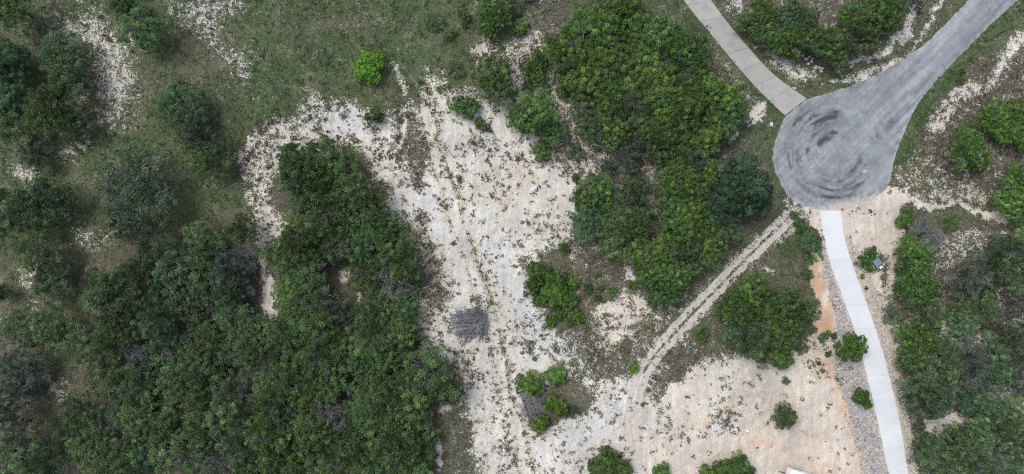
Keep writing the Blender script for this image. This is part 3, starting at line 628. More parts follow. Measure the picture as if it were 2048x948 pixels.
def make_plant(seed, R, H, nl, pr, shn, Ls, Ws, pal, feather=0.4, cover=1.5, twig=0.0, lobe=(0.32, 0.5), flat=0.75, rag=0.12, inner=0.5, gap=1.55):
    """returns (crown, trunk, twigs or None); crown = lobes covered with leafy puffs of radius pr; R crown radius, H height in metres"""
    r = np.random.default_rng(seed); pal = np.array(PAL[pal]) * (0.86, 0.90, 0.94) * (1.14 if pal in ('juniper', 'grey') else 1.0)
    lob = []
    for i in range(nl):
        rad = R * r.uniform(*lobe) * (1.15 if i == 0 else 1)
        d = min(R * math.sqrt((i + 0.15) / nl) * r.uniform(.75, 1.08), max(R - rad * .8, 0.05)); a = i * 2.399963 + r.uniform(-.45, .45)
        top = H * (1 - 0.42 * (d / R) ** 2) * r.uniform(.80, 1.0)
        lob.append((d * math.cos(a), d * math.sin(a), top - rad * flat * 0.95, rad))
    lob = np.array(lob)
    cen = np.array([0, 0, H * 0.3]); B = []; A = []; NN = []; K = []; tips = []
    for li, (lx, ly, lz, lr) in enumerate(lob):
        for layer, frac in ((0, 1.0), (1, inner)):
            ns = max(4, int(cover * frac * 2 * lr * lr / (pr[0] * pr[1])))
            u = r.random(ns) * 1.3 - 0.3; ph = r.random(ns) * 2 * math.pi; q = np.sqrt(np.clip(1 - u * u, 0, 1))
            D = np.stack([q * np.cos(ph), q * np.sin(ph), u], -1)
            k0 = r.uniform(1 - 2.0 * rag, 1 + rag, (ns, 1)) * (1.0 if layer == 0 else 0.5)
            p = np.array([lx, ly, lz]) + D * np.array([lr, lr, lr * flat]) * k0
            dd = np.linalg.norm((p[:, None] - lob[None, :, :3]) / np.array([1, 1, flat]), axis=2) / lob[None, :, 3]; dd[:, li] = 9
            keep = (dd.min(1) > (0.7 if layer == 0 else .45)) & (p[:, 2] > 0.1 * H)
            # thin out puffs that crowd each other
            idx = []
            for j in np.nonzero(keep)[0]:
                if all(np.linalg.norm(p[j] - p[i]) > pr[0] * gap for i in idx): idx.append(j)
            p = p[idx]; D = D[idx]
            if layer == 0: tips.append(p)
            ax_ = unit(D * 0.8 + unit(p - cen) * .5 + np.array([0, 0, 0.3]))
            for j in range(len(p)):
                q_ = r.uniform(*pr); k = max(5, int(shn * (q_ / pr[1]) ** 2 * r.uniform(.75, 1.2) * (1 if layer == 0 else .6)))
                nn = unit(ax_[j] * .95 + unit(r.normal(size=(k, 3))))
                tang = unit(np.cross(nn, r.normal(size=(k, 3))))
                B.append(p[j] + nn * q_ * np.array([1, 1, .85]) * r.uniform(.6, 1.0, (k, 1)))
                A.append(unit(tang * (1 - feather) + nn * .22 + unit(p[j] - cen) * feather * 1.3 + r.normal(size=(k, 3)) * .15)); NN.append(nn)
                t = np.clip(r.random() * 1.7 + r.normal(size=k) * .2, 0, 2 * .999)
                lo = np.clip(t.astype(int), 0, 1); f = (t - lo)[:, None]
                K.append((pal[lo] * (1 - f) + pal[lo + 1] * f) * r.uniform(.72, 1.42))
    B = np.concatenate(B); A = np.concatenate(A); K = np.concatenate(K); NN = np.concatenate(NN)
    K = K * r.uniform(.88, 1.12, (len(K), 1))
    V, F, K = shards(B, A, r.uniform(*Ls, len(B)), r.uniform(*Ws, len(B)), K, r, unit(NN + r.normal(size=NN.shape) * .22))
    V[:, 2] = np.maximum(V[:, 2], 0.03)
    crown = mesh_from('crown', V, F, M_leaf, K)
    mb = MB(); tr_ = 0.05 + R * 0.045
    fork = np.array([r.normal() * .1 * R, r.normal() * .1 * R, H * 0.28])
    mb.tube([(0, 0, -0.35), (0, 0, 0.05), fork * [.5, .5, .5], fork], [tr_ * 1.5, tr_ * 1.2, tr_, tr_ * .85], 7)
    for (lx, ly, lz, lr) in lob:
        e = np.array([lx, ly, lz + lr * flat * .3]); mid = (fork + e) / 2 + np.array([0, 0, .12 * H]) * r.uniform(-.4, 1)
        mb.tube([fork, mid, e], [tr_ * .6, tr_ * .4, tr_ * .12], 5)
    trunk = mb.mesh('trunk', M_bark)
    tw = None
    if twig > 0:
        mt = MB()
        for (lx, ly, lz, lr) in lob:
            for q in range(int(twig * 26 * (lr / .9))):
                c0 = np.array([lx, ly, lz]) + r.normal(size=3) * .2 * lr
                D = unit(r.normal(size=3) + unit(np.array([lx, ly, lz]) - cen) * .9 + np.array([0, 0, .55]))
                e2 = c0 + D * np.array([lr, lr, lr * flat]) * r.uniform(.8, 1.14)
                md = (c0 + e2) / 2 + r.normal(size=3) * .09
                mt.tube([c0, md, e2], [.045, .032, .010], 3, cap=False)
                for _ in range(2):
                    e3 = md + unit(D + r.normal(size=3) * .6) * lr * r.uniform(.35, .6); mt.tube([md, e3], [.024, .008], 3, cap=False)
        tw = mt.mesh('twigs', M_twig)
    return crown, trunk, tw

PROTO = {}
def proto(kind, i, R, H, *a, **k):
    cr, tr_, tw_ = make_plant(hash_(kind) + i, R, H, *a, **k)
    co = np.empty(len(cr.vertices) * 3, np.float32); cr.vertices.foreach_get('co', co); co = co.reshape(-1, 3)
    Re = float(np.percentile(np.hypot(co[:, 0], co[:, 1]), 97))          # outline radius actually reached
    PROTO.setdefault(kind, []).append((Re, float(co[:, 2].max()), cr, tr_, tw_))
def hash_(s): return sum(ord(ch) * (i + 3) for i, ch in enumerate(s)) * 7
for i in range(6):
    c_ = (.9, .7, 1.05, .8, .95, .62)[i]      # finer and coarser foliage
    proto('juniper', i, 2.8, 5.0 + .4 * (i % 4), 9 + i % 4, (.34 * c_, .68 * c_), int(250 * c_ ** 1.3), (.14, .26), (.035, .055), 'juniper', feather=(.38, .5, .25, .6, .4, .3)[i], twig=(.5, .8, .3, .9, .5, .4)[i], rag=.30, cover=2.8, gap=2.1, inner=.22, lobe=(.26, .42))
for i in range(3): proto('grey', i, 2.8, 4.8 + .45 * i, 10, (.32, .60), 190, (.18, .32), (.028, .045), 'grey', feather=.6, twig=1.1, rag=.32, cover=2.2, gap=2.1, inner=.2, lobe=(.26, .42))
for i in range(6):
    c_ = (.85, .66, 1.0, .78, .72, .92)[i]
    proto('lush', i, 2.6, 4.2 + .3 * (i % 4), 11 + i % 4, (.28 * c_, .56 * c_), int(215 * c_ ** 1.3), (.11, .20), (.038, .06), 'lush', feather=(.12, .3, .1, .2, .35, .1)[i], twig=(.3, .5, .2, .4, .6, .2)[i], rag=.28, cover=2.8, gap=2.1, inner=.22, lobe=(.26, .42))
for i in range(2): proto('bare', i, 2.6, 4.2, 9, (.22, .40), 60, (.16, .28), (.025, .04), 'grey', feather=.6, twig=2.6, rag=.35, cover=.5, gap=2.2, inner=.1, lobe=(.3, .46))
for i in range(2): proto('oak', i, 3.2, 5.4 + .3 * i, 12, (.34, .70), 200, (.12, .22), (.045, .07), 'oak', feather=.1, twig=.3, rag=.28, cover=2.2, gap=1.6)
for i in range(1): proto('silver', i, 3.6, 5.6, 15, (.26, .5), 90, (.14, .26), (.035, .055), 'silver', feather=.3, twig=.4, rag=.42, cover=1.7, inner=.15, gap=1.9, lobe=(.22, .36))
for i in range(1): proto('bright', i, 2.2, 3.2, 14, (.20, .36), 90, (.14, .24), (.055, .085), 'bright', feather=.15, rag=.18, lobe=(.25, .36), cover=2.2, gap=1.6)
for i in range(3): proto('bush', i, 1.3, 1.7, 8, (.18, .34), 110, (.10, .19), (.032, .05), 'lush', feather=.15, twig=.15, rag=.18, lobe=(.34, .52), cover=2.2, gap=1.6)
for i in range(3): proto('weed', i, 0.55, 0.6, 6, (.10, .18), 36, (.09, .17), (.025, .042), 'lush', feather=.3, rag=.15, lobe=(.4, .55), inner=.3, gap=1.2)
for i in range(3): proto('pale', i, 1.2, 1.3, 8, (.16, .30), 44, (.14, .26), (.028, .045), 'pale', feather=.5, twig=.5, rag=.25, lobe=(.3, .5), cover=1.3, inner=.3, gap=1.3)
print('leaf faces', {k: [len(q[2].polygons) for q in v] for k, v in PROTO.items()})

COUNT = {}
def ground_pos(px, py, zc):
    """plan position of a thing whose part at height zc is seen at (px, py) from the flying height"""
    f = (CAMH - zc) / CAMH; return (1024 + (px - 1024) * f, 474 + (py - 474) * f)
def plant(kind, px, py, r, name, label, cat, group=None, tint=(1, 1, 1), hs_=1.0, seed=None):
    rr_ = random.Random(int(px * 131 + py * 17) if seed is None else seed)
    L = PROTO[kind]; k = COUNT.get(kind, rr_.randrange(len(L))); COUNT[kind] = k + 1
    R, H, crown, trunk, tw = L[k % len(L)]
    sc = r * S / R
    sz = sc ** 0.75 * rr_.uniform(.78, 1.2) * hs_
    gx_, gy_ = ground_pos(px, py, H * sz * .62)
    x, y, _ = W(gx_, gy_)
    e = obj(name, None); e.location = (x, y, gzw(x, y)); e.rotation_euler = (rr_.uniform(-.05, .05), rr_.uniform(-.05, .05), rr_.uniform(0, 6.283))
    s2 = sc * rr_.uniform(.95, 1.08); e.scale = (s2, s2 * rr_.uniform(.92, 1.08), sz); e.empty_display_size = .3
    tag(e, label, cat, group)
    v = rr_.choice((.74, .86, .95, 1.0, 1.06, 1.18)) * rr_.uniform(.94, 1.06); w = rr_.uniform(-.12, .06)
    for nm, mm in (('trunk', trunk), ('crown', crown), ('twigs', tw)):
        if mm is None: continue
        c = obj(nm, mm, e)
        if nm == 'twigs': c['kind'] = 'stuff'
        if nm == 'crown': c.color = (tint[0] * v * (1 + w), tint[1] * v, tint[2] * v * (1 - w), 1)
    return e

# ------------------------------------------------------------------ trees: woods (crown centre x, y, radius in photo pixels)
ORD = ['first', 'second', 'third', 'fourth', 'fifth', 'sixth', 'seventh', 'eighth', 'ninth', 'tenth', 'eleventh', 'twelfth', 'thirteenth', 'fourteenth', 'fifteenth']
def wood(L, where, kind, name, cat, group, rows, tint=(1, 1, 1), grow=1.12, what='juniper'):
    """trees of one wood, labelled by row (from the top) and place in that row (from the left)"""
    L = sorted(L, key=lambda t: t[1]); bands = np.array_split(np.arange(len(L)), rows)
    for bi, bd in enumerate(bands):
        for ci, q in enumerate(sorted(bd, key=lambda q: L[q][0])):
            t = L[q]; kd = t[3] if len(t) > 3 else kind
            wh = {'juniper': 'juniper', 'grey': 'greyish juniper', 'lush': 'bright green juniper', 'oak': 'blue-green oak', 'pale': 'pale shrub', 'bush': 'small juniper', 'bare': 'bare-branched juniper', 'silver': 'silvery oak'}[kd]
            plant(kd, t[0], t[1], t[2] * grow, name if kd not in ('oak', 'silver') else 'oak_tree',
                  f'{wh}, {ORD[ci]} from left in {ORD[bi]} row of {where}', cat, group, tint)
A = [(215,575,45),(268,565,38),(288,528,28),(293,495,18),(360,540,52),(345,500,35),(415,510,42),(450,542,36,'grey'),(476,527,33,'bare'),(400,480,35),(280,640,38),(325,655,40),(225,655,35),(175,690,40),
     (370,620,40),(420,610,35,'grey'),(460,630,35),(500,650,35),(215,705,35),(265,715,38,'bare'),(320,715,40),(350,705,30,'bare'),(380,725,40),(415,680,38),(460,695,42),(497,705,35),(218,760,42),(268,775,42),(320,785,42),
     (352,765,38),(402,755,38),(442,770,42),(485,785,38,'grey'),(153,820,32),(195,845,40),(238,828,38,'grey'),(278,838,38),(325,855,38),(138,872,30),(180,905,42),(228,925,42),(270,915,33,'oak'),(350,905,45),
     (395,870,42),(440,915,45,'grey'),(482,895,45),(440,830,42),(398,812,40),(485,840,35),(318,600,36),(315,560,34),(240,610,36),(375,670,34,'grey'),(310,915,24),(470,575,30,'grey'),(395,565,38),(450,582,34)]
wood(A, 'lower left wood', 'juniper', 'juniper_tree', 'tree', 'junipers of the lower-left wood', 7)
B_ = [(600,335,45),(650,320,40),(690,330,35),(582,352,30),(640,370,45),(690,380,45),(735,400,38),(616,400,38),(660,430,45),(710,440,42),(755,440,40),(775,465,35),(615,450,40),(552,505,28),(580,515,38),(600,490,40),(642,500,38,'grey'),
      (610,555,42),(580,570,35),(680,485,40),(725,485,40),(795,500,40),(812,530,32),(760,520,38),(735,552,42),(780,560,40,'bare'),(815,578,28),(805,625,32),(772,615,38),(742,630,35),(584,620,31),(612,615,42),(655,612,36,'grey'),
      (685,640,35,'grey'),(563,680,36),(597,665,42),(645,660,40),(825,672,18),(790,670,35),(752,685,40),(712,688,38),(787,705,32),(677,700,38),(540,715,42,'grey'),(577,735,38),(637,725,42),(672,755,38),(752,740,36),(730,735,30),
      (587,775,45),(542,760,35),(627,785,42),(737,795,35),(782,795,40),(822,815,38),(542,815,42),(587,825,42,'bare'),(632,820,38,'grey'),(662,835,38,'bare'),(702,828,33,'grey'),(737,835,40),(782,835,40),(822,855,42),(857,868,22),(532,870,42),
      (577,875,42),(622,870,42),(667,875,42),(712,880,40),(752,875,40),(792,895,42),(837,900,38),(542,925,42),(587,930,42),(637,920,42),(682,925,42),(727,930,40),(772,925,42),(822,928,42),(820,772,36),(862,750,56),(893,782,30),(508,830,34),(500,930,38)]
wood(B_, 'thicket left of clearing', 'juniper', 'juniper_tree', 'tree', 'junipers of the thicket left of the clearing', 10, (1.0, 1.05, .85))
D_ = [(1240,12,42),(1165,55,45),(1120,95,35),(1150,105,45),(1210,55,42),(1265,60,45),(1315,80,42),(1355,100,42),(1395,95,26,'juniper'),(1195,125,45),(1245,120,45),(1295,125,45),(1345,135,42),(1385,140,33),(1175,170,38),(1225,170,42),(1275,170,42),(1325,175,42),
      (1370,180,38),(1140,140,30),(1222,212,38),(1270,212,42,'juniper'),(1320,215,42),(1370,215,42),(1420,185,38),(1455,205,38),(1472,230,26,'juniper'),(1414,232,42),(1452,245,36,'juniper'),(1364,255,42),(1318,255,40),(1412,275,38),(1365,295,40),(1324,285,35,'juniper'),
      (1155,220,25,'juniper'),(1190,260,33,'juniper'),(1235,255,38),(1274,290,28,'grey'),(1215,275,24),(1384,330,35,'grey'),(1350,330,32),(1250,325,28,'grey'),(1218,330,17,'grey')]
wood(D_, 'wood left of grey driveway', 'lush', 'juniper_tree', 'tree', 'junipers of the wood right of the clearing', 6)
E_ = [(1190,385,35),(1165,400,24),(1240,385,36,'juniper'),(1280,382,28,'juniper'),(1215,425,38),(1258,425,36,'juniper'),(1172,445,32,'juniper'),(1222,465,38,'juniper'),(1265,455,32),(1362,362,36),(1345,415,38),(1394,380,36),(1384,425,38),(1418,345,30),(1364,460,38),(1415,450,36),
      (1455,470,26,'juniper'),(1239,488,34),(1284,505,36),(1324,505,38),(1374,505,36,'juniper'),(1419,495,34),(1304,540,32),(1344,545,35),(1374,535,28),(1324,582,32),(1355,565,24),(1309,598,16),(1484,365,56,'oak'),(1450,412,38,'oak'),(1508,402,33,'oak')]
wood(E_, 'wood above dirt track', 'lush', 'juniper_tree', 'tree', 'junipers of the wood above the dirt track', 5)
G_ = [(1815,495,26),(1836,515,30),(1818,530,24),(1830,572,36),(1808,580,22),(1862,580,26),(1935,548,46,'grey'),(1965,578,30,'juniper'),(2000,505,42,'juniper'),(2028,545,38,'juniper'),(2038,490,32,'juniper'),(1985,540,26,'juniper'),(2030,610,26,'grey'),(1965,620,36,'juniper'),(1925,645,30,'juniper'),
      (1920,612,30,'juniper'),(1785,630,20,'pale'),(1856,625,32,'juniper'),(1856,652,26,'juniper'),(1815,675,28),(1846,672,30),(1830,705,38),(1850,733,34,'juniper'),(1810,720,24),(1895,695,26,'juniper'),(1905,725,36,'juniper'),(1945,710,36,'grey'),(1985,705,38,'juniper'),(2028,690,40,'juniper'),(1950,745,34,'grey'),
      (1990,745,34,'juniper'),(2025,735,36,'grey'),(2005,660,22,'grey'),(1825,785,36,'juniper'),(1860,800,36,'juniper'),(1886,775,34,'grey'),(1856,770,30,'juniper'),(1942,808,25,'oak'),(1910,770,26,'juniper'),(2040,770,18,'grey')]
wood(G_, 'wood right of white driveway', 'lush', 'juniper_tree', 'tree', 'junipers of the wood right of the white driveway', 6, grow=1.04)
H_ = [(1836,852,14,'pale'),(1860,903,36),(1852,885,26),(1915,890,38),(1952,872,34),(1985,818,32),(2026,825,36),(2006,855,36),(2036,885,36),(1986,905,38,'grey'),(2028,935,38),(1950,930,38),(1905,935,36),(1870,942,26)]
wood(H_, 'lower right corner wood', 'juniper', 'juniper_tree', 'tree', 'junipers of the lower right corner', 3)
I_ = [(1500,45,26),(1530,30,34),(1545,70,30),(1585,25,28,'juniper'),(1600,75,34),(1612,32,28,'juniper'),(1576,78,28),(1582,94,18),(1668,90,38),(1642,80,24),(1726,68,36,'juniper'),(1752,30,38),(1712,28,28),(1776,35,28),(1788,12,26)]
wood(I_, 'clump right of grey driveway', 'lush', 'juniper_tree', 'tree', 'junipers between grey driveway and road', 3, grow=1.08)
J_ = [(1504,575,35),(1470,615,34),(1515,620,38),(1468,658,30,'juniper'),(1505,675,36,'juniper'),(1566,612,38),(1606,622,27),(1556,655,38),(1585,645,30),(1556,695,32),(1570,722,17),(1530,708,26,'juniper')]
wood(J_, 'clump left of white driveway', 'lush', 'juniper_tree', 'tree', 'junipers between dirt track and white driveway', 4)
K_ = [(30,18,38),(15,120,40,'oak'),(20,185,35,'oak'),(125,110,46),(138,162,44),(107,215,48),(140,245,28),(35,262,42),(75,308,28,'grey'),(8,215,28,'oak')]
wood(K_, 'upper left corner stand', 'juniper', 'juniper_tree', 'tree', 'junipers of the upper left corner', 4, (1.05, 1.05, 1))
L_ = [(105,395,40),(50,420,45),(12,445,38),(80,504,40),(108,562,40),(3,582,16),(40,655,40),(108,660,46),(30,735,48,'grey'),(62,755,32,'bare'),(18,800,35,'grey'),(42,850,42,'grey'),(35,920,48),(85,925,38),(3,392,14)]
wood(L_, 'trees along left edge', 'juniper', 'juniper_tree', 'tree', 'junipers along the left edge', 5, (1, 1, 1))
# lone trees and shrubs
def lone(kind, x, y, r, name, label, cat, tint=(1, 1, 1), group=None, hs_=1.0): return plant(kind, x, y, r * 1.15, name, label, cat, group, tint, hs_)
lone('juniper', 290, 55, 43, 'juniper_tree', 'rounded green juniper standing at the top of the left meadow', 'tree', (1.05, 1.1, .9))
lone('juniper', 245, 12, 26, 'juniper_tree', 'juniper cut by the top edge, beside the rounded meadow juniper', 'tree')
lone('oak', 370, 215, 42, 'oak_tree', 'deep green oak at the top of the three-tree meadow group', 'tree')
lone('grey', 394, 265, 32, 'juniper_tree', 'greyish juniper in the middle of the three-tree meadow group', 'tree')
lone('juniper', 420, 312, 40, 'juniper_tree', 'juniper at the lower end of the three-tree meadow group', 'tree', (1.1, 1.1, .9))
lone('silver', 275, 375, 68, 'oak_tree', 'large sparse silvery oak with bare grey branches, alone in the left meadow', 'tree', (1.25, 1.35, 1.15))
lone('pale', 245, 440, 36, 'shrub', 'low dusty green shrub at the foot of the large silvery oak', 'shrub', (.5, .62, .55))
lone('juniper', 478, 458, 28, 'juniper_tree', 'lone juniper above the lower-left wood by the pale strip', 'tree', (1.05, 1.05, .9))
lone('bright', 740, 132, 31, 'broadleaf_bush', 'vivid light green rounded bush alone on the meadow', 'bush', (.82, 1.05, 1.1))
lone('bush', 924, 212, 25, 'juniper_bush', 'round green bush, largest at the upper edge of the clearing', 'bush')
lone('bush', 747, 233, 16, 'juniper_bush', 'small round bush on the grass edge left of the stone row', 'bush', (.9, .9, .9))
lone('bush', 961, 246, 12, 'juniper_bush', 'small bush on white dirt right of the largest clearing bush', 'bush')
lone('weed', 884, 177, 8, 'juniper_bush', 'tiny green bush at the speckled top tip of the clearing', 'bush', (1.1, 1.15, .9))
lone('weed', 842, 166, 5, 'weed_clump', 'tiny weed at the left rim of the clearing tip', 'weed')
lone('pale', 977, 260, 6, 'weed_clump', 'small grey-green weed right below the small clearing bush', 'weed', (.8, .8, .8))
lone('pale', 869, 40, 20, 'feathery_shrub', 'feathery pale green shrub on the upper meadow', 'shrub', (.85, 1, .7))
lone('bush', 929, 27, 13, 'juniper_bush', 'small bush left of the dark top-edge juniper', 'bush'); lone('bush', 899, 68, 11, 'juniper_bush', 'small bright bush below the feathery pale shrub', 'bush', (1.1, 1.15, .9))
lone('pale', 929, 48, 9, 'feathery_shrub', 'tiny pale shrub under the small top-edge bush', 'shrub', (.8, .9, .7)); lone('pale', 912, 138, 16, 'feathery_shrub', 'thin light green weed shrub above the clearing tip', 'shrub', (.7, .85, .5), hs_=.6)
lone('lush', 985, 25, 31, 'juniper_tree', 'dark round juniper at the top edge right of the meadow', 'tree', (.85, .9, .9)); lone('lush', 978, 56, 20, 'juniper_tree', 'small juniper joined below the dark top-edge juniper', 'tree', (.95, .95, .9))
lone('pale', 1028, 14, 20, 'feathery_shrub', 'pale sparse shrub at the top edge beside the trailer', 'shrub', (.6, .75, .6)); lone('bush', 1040, 52, 15, 'juniper_bush', 'small bush left of the blue-grey agave at the top', 'bush')
lone('lush', 985, 148, 38, 'juniper_tree', 'juniper clump head at the upper right rim of the clearing', 'tree'); lone('juniper', 1003, 185, 28, 'juniper_tree', 'greyer juniper at the lower end of the rim clump', 'tree')
lone('lush', 1066, 130, 25, 'juniper_tree', 'small round juniper on stony ground left of the big wood', 'tree'); lone('lush', 1078, 155, 18, 'juniper_bush', 'little juniper below the small round one left of the big wood', 'bush')
lone('pale', 1054, 172, 13, 'feathery_shrub', 'wispy sparse shrub between the rim clump and the big wood', 'shrub', (.5, .65, .4)); lone('bush', 1132, 180, 17, 'juniper_bush', 'lone round bush on rubble beside the big wood', 'bush', (.85, .95, .9))
lone('lush', 1070, 222, 37, 'juniper_tree', 'broad juniper at the right rim of the upper clearing', 'tree'); lone('lush', 1038, 238, 24, 'juniper_tree', 'left lobe juniper of the right clearing rim', 'tree', (.9, .95, .9))
lone('lush', 1105, 265, 27, 'juniper_tree', 'juniper trailing below the broad rim juniper', 'tree'); lone('bush', 1082, 302, 19, 'juniper_bush', 'lowest bush of the rim group beside white dirt', 'bush', (1.05, 1.1, .9))
lone('pale', 1152, 303, 17, 'juniper_bush', 'greyish round bush on brown ground below the rim group', 'bush', (.55, .7, .5)); lone('weed', 1152, 357, 9, 'weed_clump', 'small weed at the right tip of the white clearing', 'weed', (.8, .85, .9)); lone('weed', 1306, 432, 9, 'weed_clump', 'small green weed in the bare gap inside the wood', 'weed')
for x, y, r, t in ((1079,540,20,'upper left bush of the central scrub island'),(1066,570,20,'leftmost bush of the central scrub island'),(1110,560,24,'middle bush of the central scrub island'),(1110,590,26,'largest bush low in the central scrub island'),
                   (1133,598,20,'right-hand bush low in the central scrub island'),(1146,562,13,'rightmost small bush of the central scrub island'),(1078,600,14,'small bush at lower left of the central scrub island'),
                   (1101,644,12,'bottom tip bush below the central scrub island'),(1118,627,13,'small bush between scrub island and its bottom tip'),(1156,634,13,'dull bush right of the scrub island bottom tip'),(1129,494,11,'dark bush above the central scrub island')):
    lone('bush', x, y, r, 'juniper_bush', t, 'bush', (1.0, 1.05, .85))
for x, y, r, t in ((1176,577,10,'bright little weed right of the scrub island'),(1224,582,8,'weed clump on brown ground left of white gravel patch'),(1201,578,9,'weed clump midway right of the scrub island'),(1264,570,9,'grey-green weed on the gravel below the wood'),
                   (1196,595,8,'lower dull weed right of the scrub island'),(1196,548,7,'upper weed right of the scrub island'),(1139,645,9,'dull weed below the scrub island'),(1069,718,5,'tiny green weed on white dirt above the brush pile bushes'),
                   (1296,779,5,'tiny weed at the track bend'),(1284,808,4,'tiny weed on bare dirt below the track bend'),(1338,703,5,'tiny weed on the right rim of the track'),(917,356,6,'small weed in the pale clearing centre'),(947,286,5,'tiny weed on the upper clearing')):
    lone('weed', x, y, r, 'weed_clump', t, 'weed', (1.05, 1.1, .9))
for x, y, r, t in ((1059,769,27,'large round bush above the smaller grey brush pile'),(1110,750,19,'bush upper right of the smaller brush pile'),(1114,810,24,'round bush right of the smaller brush pile'),(1080,848,19,'bush below the smaller brush pile')):
    lone('bush', x, y, r, 'juniper_bush', t, 'bush', (1.1, 1.1, .85))
lone('pale', 1143, 826, 14, 'feathery_shrub', 'blue-green shrub at the lower right of the brush pile bushes', 'shrub', (.5, .75, .55))
lone('bush', 1268, 735, 11, 'juniper_bush', 'bright little bush at the left of the track bend', 'bush', (1.25, 1.25, .9)); lone('bush', 1403, 673, 15, 'juniper_bush', 'light green bush between track and right-hand clump', 'bush', (1.1, 1.15, .9))
for x, y, r, t in ((1212,930,29,'bush cut by the bottom edge below the track'),(1240,940,22,'right bush of the bottom-edge pair'),(1210,906,14,'small bush topping the bottom-edge pair'),(1190,942,15,'leftmost small bottom-edge bush'),(1324,946,18,'low bush cut by the bottom edge on pale dirt'),
                   (1470,938,28,'widest bush of the bottom-edge row on the pad'),(1420,946,17,'left bush of the bottom-edge row on the pad'),(1445,942,19,'middle bush of the bottom-edge row on the pad'),(1500,946,14,'right bush of the bottom-edge row on the pad')):
    lone('bush', x, y, r, 'juniper_bush', t, 'bush')
for x, y, r, t in ((1996,232,34,'upper juniper of the right-edge pair by the road'),(2020,256,28,'lower right juniper of the right-edge pair'),(1970,245,25,'left lobe juniper of the right-edge pair'),(2038,226,28,'juniper cut by the right edge above the path'),(1940,300,39,'rounded yellow-green juniper alone right of the turning circle'),
                   (2030,360,30,'upper juniper of the right-edge trio above the footpath'),(2024,402,34,'middle juniper of the right-edge trio above the footpath'),(2046,425,26,'lowest juniper of the right-edge trio above the footpath'),(2044,284,18,'small juniper cut by the right edge')):
    lone('lush', x, y, r, 'juniper_tree', t, 'tree', (1.05, 1.08, .9))
lone('bush', 1811, 437, 17, 'juniper_bush', 'bush right of the gravel below the turning circle', 'bush'); lone('pale', 1905, 448, 16, 'feathery_shrub', 'pale green shrub below the right-hand footpath', 'shrub', (.75, .95, .6)); lone('grey', 1834, 4, 14, 'juniper_bush', 'small grey-green bush at the top edge beside the road', 'bush')
lone('weed', 1925, 160, 7, 'weed_clump', 'weed on the grass verge right of the road', 'weed', (1.1, 1.2, .9)); lone('weed', 1925, 142, 7, 'weed_clump', 'dull weed above another on the right road verge', 'weed', (1, 1, 1)); lone('weed', 1853, 228, 5, 'weed_clump', 'tiny weed on the verge near the turning circle mouth', 'weed', (1.2, 1.2, .9))
lone('bare', 1850, 472, 32, 'juniper_tree', 'thin pale bare-branched juniper at the top of the right-hand wood', 'tree', (1.3, 1.3, 1.2), hs_=.7)
lone('bright', 1705, 694, 24, 'broadleaf_tree', 'young leafy tree overhanging the white driveway', 'tree', (.56, .60, .95), hs_=1.2); lone('bright', 1722, 794, 14, 'broadleaf_shrub', 'leafy shrub on the rocks by the white driveway', 'shrub', (.48, .50, .9)); lone('bright', 1735, 808, 10, 'broadleaf_shrub', 'small leafy shrub touching the white driveway edge', 'shrub', (.48, .50, .9))
lone('oak', 1571, 832, 23, 'broadleaf_bush', 'dark green bush alone on the pinkish dirt pad', 'bush', (1.3, 1.05, .75))
for x, y, r, t, k in ((1628,660,8,'round grey-green weed under the orange bank','pale'),(1658,709,6,'round dark weed left of the young leafy tree','weed'),(1648,676,10,'weed clump between orange bank and rocks','pale'),(1608,697,13,'dull weed clump at the top of the pad','pale'),(1656,667,7,'weed at the lower tip of the orange bank','weed'),(1675,690,8,'trailing green shoot left of the leafy tree','weed'),(1668,672,6,'green shoot on the rocks by the leafy tree','weed'),(1648,742,5,'weed on the rim of the pad','weed'),(1676,760,4,'lowest weed on the rim of the pad','weed'),(1640,728,5,'weed left on the upper pad','weed'),(1640,625,5,'tiny weed on the orange bank','weed'),(1574,762,8,'dull low weed on the pad below the clump','pale'),
                      (1726,553,5,'tiny weed right of the white driveway','weed'),(1733,577,4,'tiny weed lower right of the white driveway','weed'),(1727,522,16,'green weed patch left of the utility box','weed'),(1747,497,5,'weed above the utility box','weed'),(1741,508,11,'weeds hugging the utility box','weed'),(1738,536,8,'weeds below the utility box','weed')):
    lone(k, x, y, r, 'weed_clump', t, 'weed', (.75, .9, .7) if k == 'pale' else (.95, 1, .9), hs_=.75)
lone('oak', 1620, 484, 17, 'feathery_shrub', 'blue-green bushy shrub left of the white driveway top', 'shrub', (1.3, 1.2, 1), hs_=.8)
for x, y, r, t in ((1604,452,14,'lush weeds near the track mouth'),(1590,432,9,'lush weed patch at the mouth of the dirt track'),(1624,520,12,'lush weed patch on the verge left of the white driveway'),(1616,548,11,'lower lush weed patch left of the white driveway')):
    lone('weed', x, y, r, 'weed_clump', t, 'weed', (.8, .95, .9), hs_=.7)

